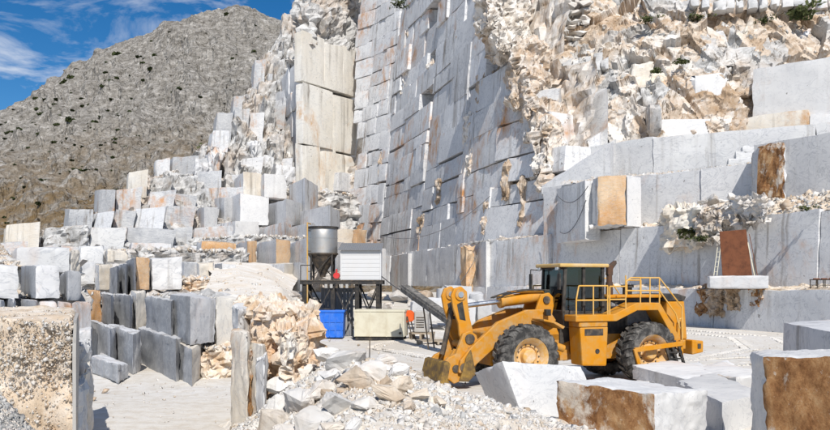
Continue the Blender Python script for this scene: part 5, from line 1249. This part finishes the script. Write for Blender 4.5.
for i in range(5): MB().bar((lx - .02, -1.25, z1 - dz - .3 - i * 1.3), (lx + .2, -1.05, z1 - dz - .3 - i * 1.3), .05, .05).build('pipe_clamp', 'dark_metal', silo)
# red pump on the deck
rp = empty('pump', (tx(336.5), TD + .1, DK + .06), 0, label='small red pump on the tower deck between silo and shed', cat='pump')
MB().tube((0, -.2, .28), (0, .3, .28), .20, 16).build('motor', 'red_paint', rp, smooth=True)
MB().box((-.22, -.2, 0), (.22, .3, .1)).build('base', 'dark_metal', rp); MB().tube((0, -.05, .48), (0, -.05, .7), .06, 8).build('outlet', 'red_paint', rp)
# shed
shx0, shx1 = tx(341), tx(380.5); szz = ZZ(251, TD) - dz
shed = empty('white_shed', (0.5 * (shx0 + shx1), TD + 1.1, dz), 0, label='white clad shed with grey corrugated roof on the black tower', cat='shed')
hw = (shx1 - shx0) / 2
MB().box((-hw, -1.1, .0), (hw, 1.3, szz)).build('wall', 'shed_white', shed)
nb_ = 7
for i in range(nb_):
    h = szz / nb_
    MB().prism([(-1.102, i * h), (-1.116, i * h + .012), (-1.110, (i + 1) * h - .004), (-1.102, (i + 1) * h - .004)], -hw - .01, hw + .01, 'x').build('cladding_board', 'shed_white', shed)
for s in (-1, 1): MB().box((s * hw - .04, -1.145, 0), (s * hw + .04, -1.05, szz)).build('corner_trim', 'shed_white', shed)
for s in (-1, 1):
    MB().box((s * (hw - .1) - .08, -1.0, -.06), (s * (hw - .1) + .08, 1.2, 0)).build('skid', 'frame_black', shed)
r = MB(); ncor = 22; prof = []
for i in range(ncor * 2 + 1):
    x = -hw - .2 + (2 * hw + .3) * i / (ncor * 2); prof.append((x, .03 if i % 2 else 0.0))
v, f = [], []
for (x, zo) in prof: v += [(x, -1.35, szz + .04 + zo), (x, 1.45, szz + .62 + zo)]
for i in range(len(prof) - 1): f.append((2 * i, 2 * i + 2, 2 * i + 3, 2 * i + 1))
ro = MB().add(v, f).build('roof', 'roof_sheet', shed); sd = ro.modifiers.new('solid', 'SOLIDIFY'); sd.thickness = .02
MB().prism([(-1.1, szz), (1.3, szz), (1.3, szz + .55), (-1.1, szz + .07)], -hw + .01, hw - .01, 'x').build('gable', 'shed_white', shed)
# panels behind the frame legs
pn = empty('corrugated_screen', (tx(334), TD + 2.2, 0), 0, label='grey ribbed metal screen behind the legs of the black tower', cat='screen')
w_ = tx(352) - tx(318)
for i in range(9):
    x = -w_ / 2 + w_ * i / 9
    MB().prism([(x, -.02), (x + w_ / 9 - .02, -.02), (x + w_ / 9 - .05, .04), (x + .03, .04)], 0, ZZ(288, TD), 'z').build('panel_rib', 'roof_sheet', pn)
# blue container
bc = empty('blue_container', (tx(328), TD - .2, -.02), 0, label='bright blue ribbed plastic container under the silo', cat='container')
bw = (tx(345) - tx(311)) / 2; bh = ZZ(310, TD)
MB().prism([(-bw * .93, 0.08), (bw * .93, 0.08), (bw, bh), (-bw, bh)], -.55, .9).build('body', 'blue_plastic', bc, 0.03)
MB().box((-bw - .05, -.6, bh - .12), (bw + .05, .95, bh + .02)).build('rim', 'blue_plastic', bc, 0.03)
for i in range(6):
    x = -bw * .85 + bw * 1.7 * i / 5; MB().box((x - .035, -.60, .15), (x + .035, -.54, bh - .15)).build('rib', 'blue_plastic', bc, 0.01)
for z in (.55, 1.05): MB().box((-bw * .95, -.59, z), (bw * .95, -.54, z + .06)).build('rib', 'blue_plastic', bc)
for s in (-1, 1): MB().box((s * bw * .6 - .1, -.5, 0), (s * bw * .6 + .1, .85, .09)).build('foot', 'frame_black', bc)
# cream tank
cd = 49.0
ct = empty('cream_tank', (tx(379, cd), cd, -.02), R(-7), label='long cream steel tank standing on skids in front of the tower', cat='tank')
cw = (404 - 353) / 2 / 800 * cd; ch = ZZ(310, cd)
MB().box((-cw, 0, .22), (cw, 1.7, ch)).build('body', 'cream_steel', ct, 0.03)
MB().box((-cw - .04, -.04, ch - .10), (cw + .04, 1.74, ch + .03)).build('top_flange', 'cream_steel', ct, 0.02)
for x in (-cw + .06, -cw * .35, cw * .3, cw - .06): MB().box((x - .03, -.035, .22), (x + .03, 0, ch - .1)).build('stiffener', 'cream_steel', ct)
for y in (.2, 1.4): MB().box((-cw * .95, y - .1, 0), (cw * .95, y + .1, .22)).build('skid', 'frame_black', ct)
MB().tube((cw - .25, -.1, .45), (cw - .25, .02, .45), .08, 10).build('drain_valve', 'dark_metal', ct)
# orange reel and pallet clutter
orl = empty('hose_reel', (tx(408.5, 50), 50, 0), R(-15), label='bright orange hose reel standing beside the cream tank', cat='reel')
for yy in (-.25, .25): MB().lathe([(0, yy - .02), (.37, yy - .02), (.37, yy + .02), (0, yy + .02)], 28, 'y', (0, 0, 1.42)).build('disc', 'orange_paint', orl)
MB().tube((0, -.24, 1.42), (0, .24, 1.42), .22, 18).build('drum', 'cable', orl)
for s in (-1, 1): MB().bar((s * .35, -.35, 0), (0, -.30, 1.42), .06, .06).bar((s * .35, .35, 0), (0, .30, 1.42), .06, .06).build('stand', 'dark_metal', orl)
gm = empty('compressor', (tx(422, 50), 50.3, 0), R(-10), label='grey boxy compressor on a pallet between reel and conveyor', cat='machine')
MB().prism([(-.42, .42), (.42, .42), (.42, 1.55), (.25, 1.75), (-.42, 1.75)], -.4, .5).build('housing', 'grey_concrete', gm, 0.04)
for i in range(5): MB().box((-.3, -.415, .7 + i * .15), (.2, -.40, .77 + i * .15)).build('louvre', 'dark_metal', gm)
for i in range(5): MB().box((-.75, -.6 + i * .27, .30), (.75, -.42 + i * .27, .40)).build('pallet_board', 'timber', gm)
for s in (-.65, 0, .65): MB().box((s - .06, -.6, 0), (s + .06, .66, .30)).build('pallet_bearer', 'timber', gm)
pl = empty('timber_pallet', (tx(436, 46), 46, 0), R(12), label='low timber pallet on the ground under the conveyor', cat='pallet')
for i in range(6): MB().box((-1.1, -.6 + i * .22, .16), (1.1, -.44 + i * .22, .22)).build('board', 'timber', pl)
for s in (-.95, 0, .95): MB().box((s - .06, -.6, 0), (s + .06, .66, .16)).build('bearer', 'timber', pl)
# conveyor
c0, c1 = W(404, 288, 46), W(470, 334, 37)
cv = empty('conveyor', (c1.x, c1.y, 0), 0, label='dark grey steel conveyor arm tilted up beside the orange reel', cat='conveyor')
def cl(m):
    o = Vector(cv.location); m.v = [p - o for p in m.v]; return m
dd = (c0 - c1)
for yy in (-.35, .35):
    off = Vector((.45 * yy, yy, 0))
    cl(MB().bar(c1 + off, c0 + off, .06, .42)).build('side_beam', 'conveyor_steel', cv, 0.01)
cl(MB().bar(c1 + Vector((0, 0, .12)), c0 + Vector((0, 0, .12)), .66, .05)).build('belt', 'conveyor_steel', cv)
for t in (0.02, .25, .5, .75, .98):
    p = c1 + dd * t; cl(MB().tube(p + Vector((-.17, -.37, 0)), p + Vector((.17, .37, 0)), .09, 10)).build('roller', 'dark_metal', cv)
p = c1 + dd * .62
for yy in (-.35, .35): cl(MB().bar((p.x + yy * .45, p.y + yy, p.z), (p.x + yy * .45 + .3, p.y + yy, 0), .08, .08)).build('support_leg', 'dark_metal', cv)
for yy in (-.35, .35): cl(MB().bar((c1.x + yy * .45, c1.y + yy, c1.z), (c1.x + yy * .45 + .1, c1.y + yy, 0), .08, .08)).build('support_leg', 'dark_metal', cv)
# thin marker stake in the rubble
sk_ = W(369, 345, 19.5)
tag(MB().tube((sk_.x, sk_.y, .6), (sk_.x + .02, sk_.y, ZZ(338, 19.5)), .014, 6).build('marker_stake', 'dark_metal'), 'thin dark stake standing in the rubble before the cream tank', 'stake')

# ================================================================== SHELF AT THE MIDDLE WALL
sd_ = 60.5
sl = tag(blk(707, 709.5, 769, 276, 288.5, 63, sd_, 57.5, (WH,), name='marble_slab', k=9, chip=0.06, amp=0.04, zj=0.05), 'thick white slab lying on the ledge under the rusty plate', 'stone slab')
pc = W(738, 276, 60.2); zb = ZZ(276, 60.3)
pl_ = empty('rusty_plate', (pc.x, pc.y + .4, zb + .02), R(-22), label='tall rust brown steel plate box leaning upright on the white slab', cat='steel plate')
ph, pw = 46.5 / 800 * 60.2, 1.05
MB().add([(-pw + .1, -.35, 0), (pw + .1, -.35, 0), (pw + .1, .25, 0), (-pw + .1, .25, 0), (-pw - .12, .05, ph - .12), (pw * .80 - .12, .05, ph), (pw * .80 - .12, .45, ph), (-pw - .12, .45, ph - .12)], [(0, 3, 2, 1), (4, 5, 6, 7), (0, 1, 5, 4), (1, 2, 6, 5), (2, 3, 7, 6), (3, 0, 4, 7)]).build('plate', 'rust_steel', pl_, 0.03)
MB().bar((pw + .25, -.4, 0), (pw * .8 + .0, -.02, ph * .72), .07, .07).build('prop', 'cream_steel', pl_)
MB().bar((pw + .45, -.2, 0), (pw * .8 + .1, .12, ph * .9), .05, .05).build('prop', 'rust_steel', pl_)
for dx in (0, .22): MB().bar((-pw - .5 + dx, -.55, 0), (-pw - .25 + dx, .0, ph * .62), .05, .05).build('ladder_rail', 'cream_steel', pl_)
for i in range(5): MB().bar((-pw - .48 + i * .05, -.5 + i * .1, .3 + i * .38), (-pw - .26 + i * .05, -.5 + i * .1, .3 + i * .38), .035, .035).build('ladder_rung', 'cream_steel', pl_)
tt = W(822, 287, 55); tr_ = empty('metal_trestle', (tt.x, tt.y - .3, 3.1), R(-65), label='dark welded metal trestle standing on the ledge of the lower wall', cat='trestle')
for y in (-.3, .3):
    MB().bar((-.9, y, .62), (.9, y, .62), .06, .06).build('beam', 'dark_metal', tr_)
    MB().bar((-.9, y, .25), (.9, y, .25), .05, .05).build('beam', 'dark_metal', tr_)
    for x in (-.85, -.3, .3, .85): MB().bar((x, y, 0), (x, y, .65), .05, .05).build('leg', 'dark_metal', tr_)
for x in (-.6, 0, .6): MB().tube((x, -.3, .68), (x, .3, .68), .05, 8).build('roller', 'rust_steel', tr_)

# ================================================================== CABLES, PLANTS
def cable(name, p, q, sag, r, label):
    pts = [p.lerp(q, t) - Vector((0, 0, sag * 4 * t * (1 - t))) for t in [i / 24 for i in range(25)]]
    o = MB().path(pts, r, 6).build(name, 'cable', None, smooth=True)
    return tag(o, label, 'cable', None)
cable('cable', Vector((tx(381), TD + 1, DK + .3)), W(486, 232, 99), 4.2, .035, 'slack lower cable strung from the white shed to the middle wall')
cable('cable', W(382, 236, 100), W(490, 196, 96.5), 2.0, .045, 'slack upper cable hanging across the foot of the main cliff')
cable('cable', W(558, 196, 84), W(588, 186, 77.5), 1.1, .04, 'short dark hose looping across the grey terrace blocks')
cable('cable', W(560, 232, 84), W(586, 200, 78), 1.2, .04, 'dark hose hanging down beside the ochre faced block')
rg = random.Random(9)
for (px, py, d, s) in ((687, 229, 67.6, 1.6), (700, 236, 65.5, .9), (507, 38, 113, 2.0), (538, 42, 112, 1.6), (700, 14, 101, 1.8), (804, 6, 99, 2.6), (650, 16, 104, 1.6), (766, 18, 101, 1.5), (520, 44, 112, 1.4), (212, 143, 182, 3.4), (400, 2, 131, 1.8), (680, 60, 98, 1.1), (806, 206, 57.0, .7), (655, 70, 98, 1.0)):
    o = bpy.data.objects.new('shrub', CG[rg.randrange(3)]); col.objects.link(o); p = W(px, py, d)
    o.location = (p.x, p.y - .3, p.z - .5 * s); o.scale = (s * 1.1, s, s * .8); o.rotation_euler = (0, 0, rg.uniform(0, 6))
    tag(o, 'low green shrub rooted in the rough rock of the quarry face', 'shrub', 'green shrubs on the quarry face')
p = W(345, 424, 14.6)
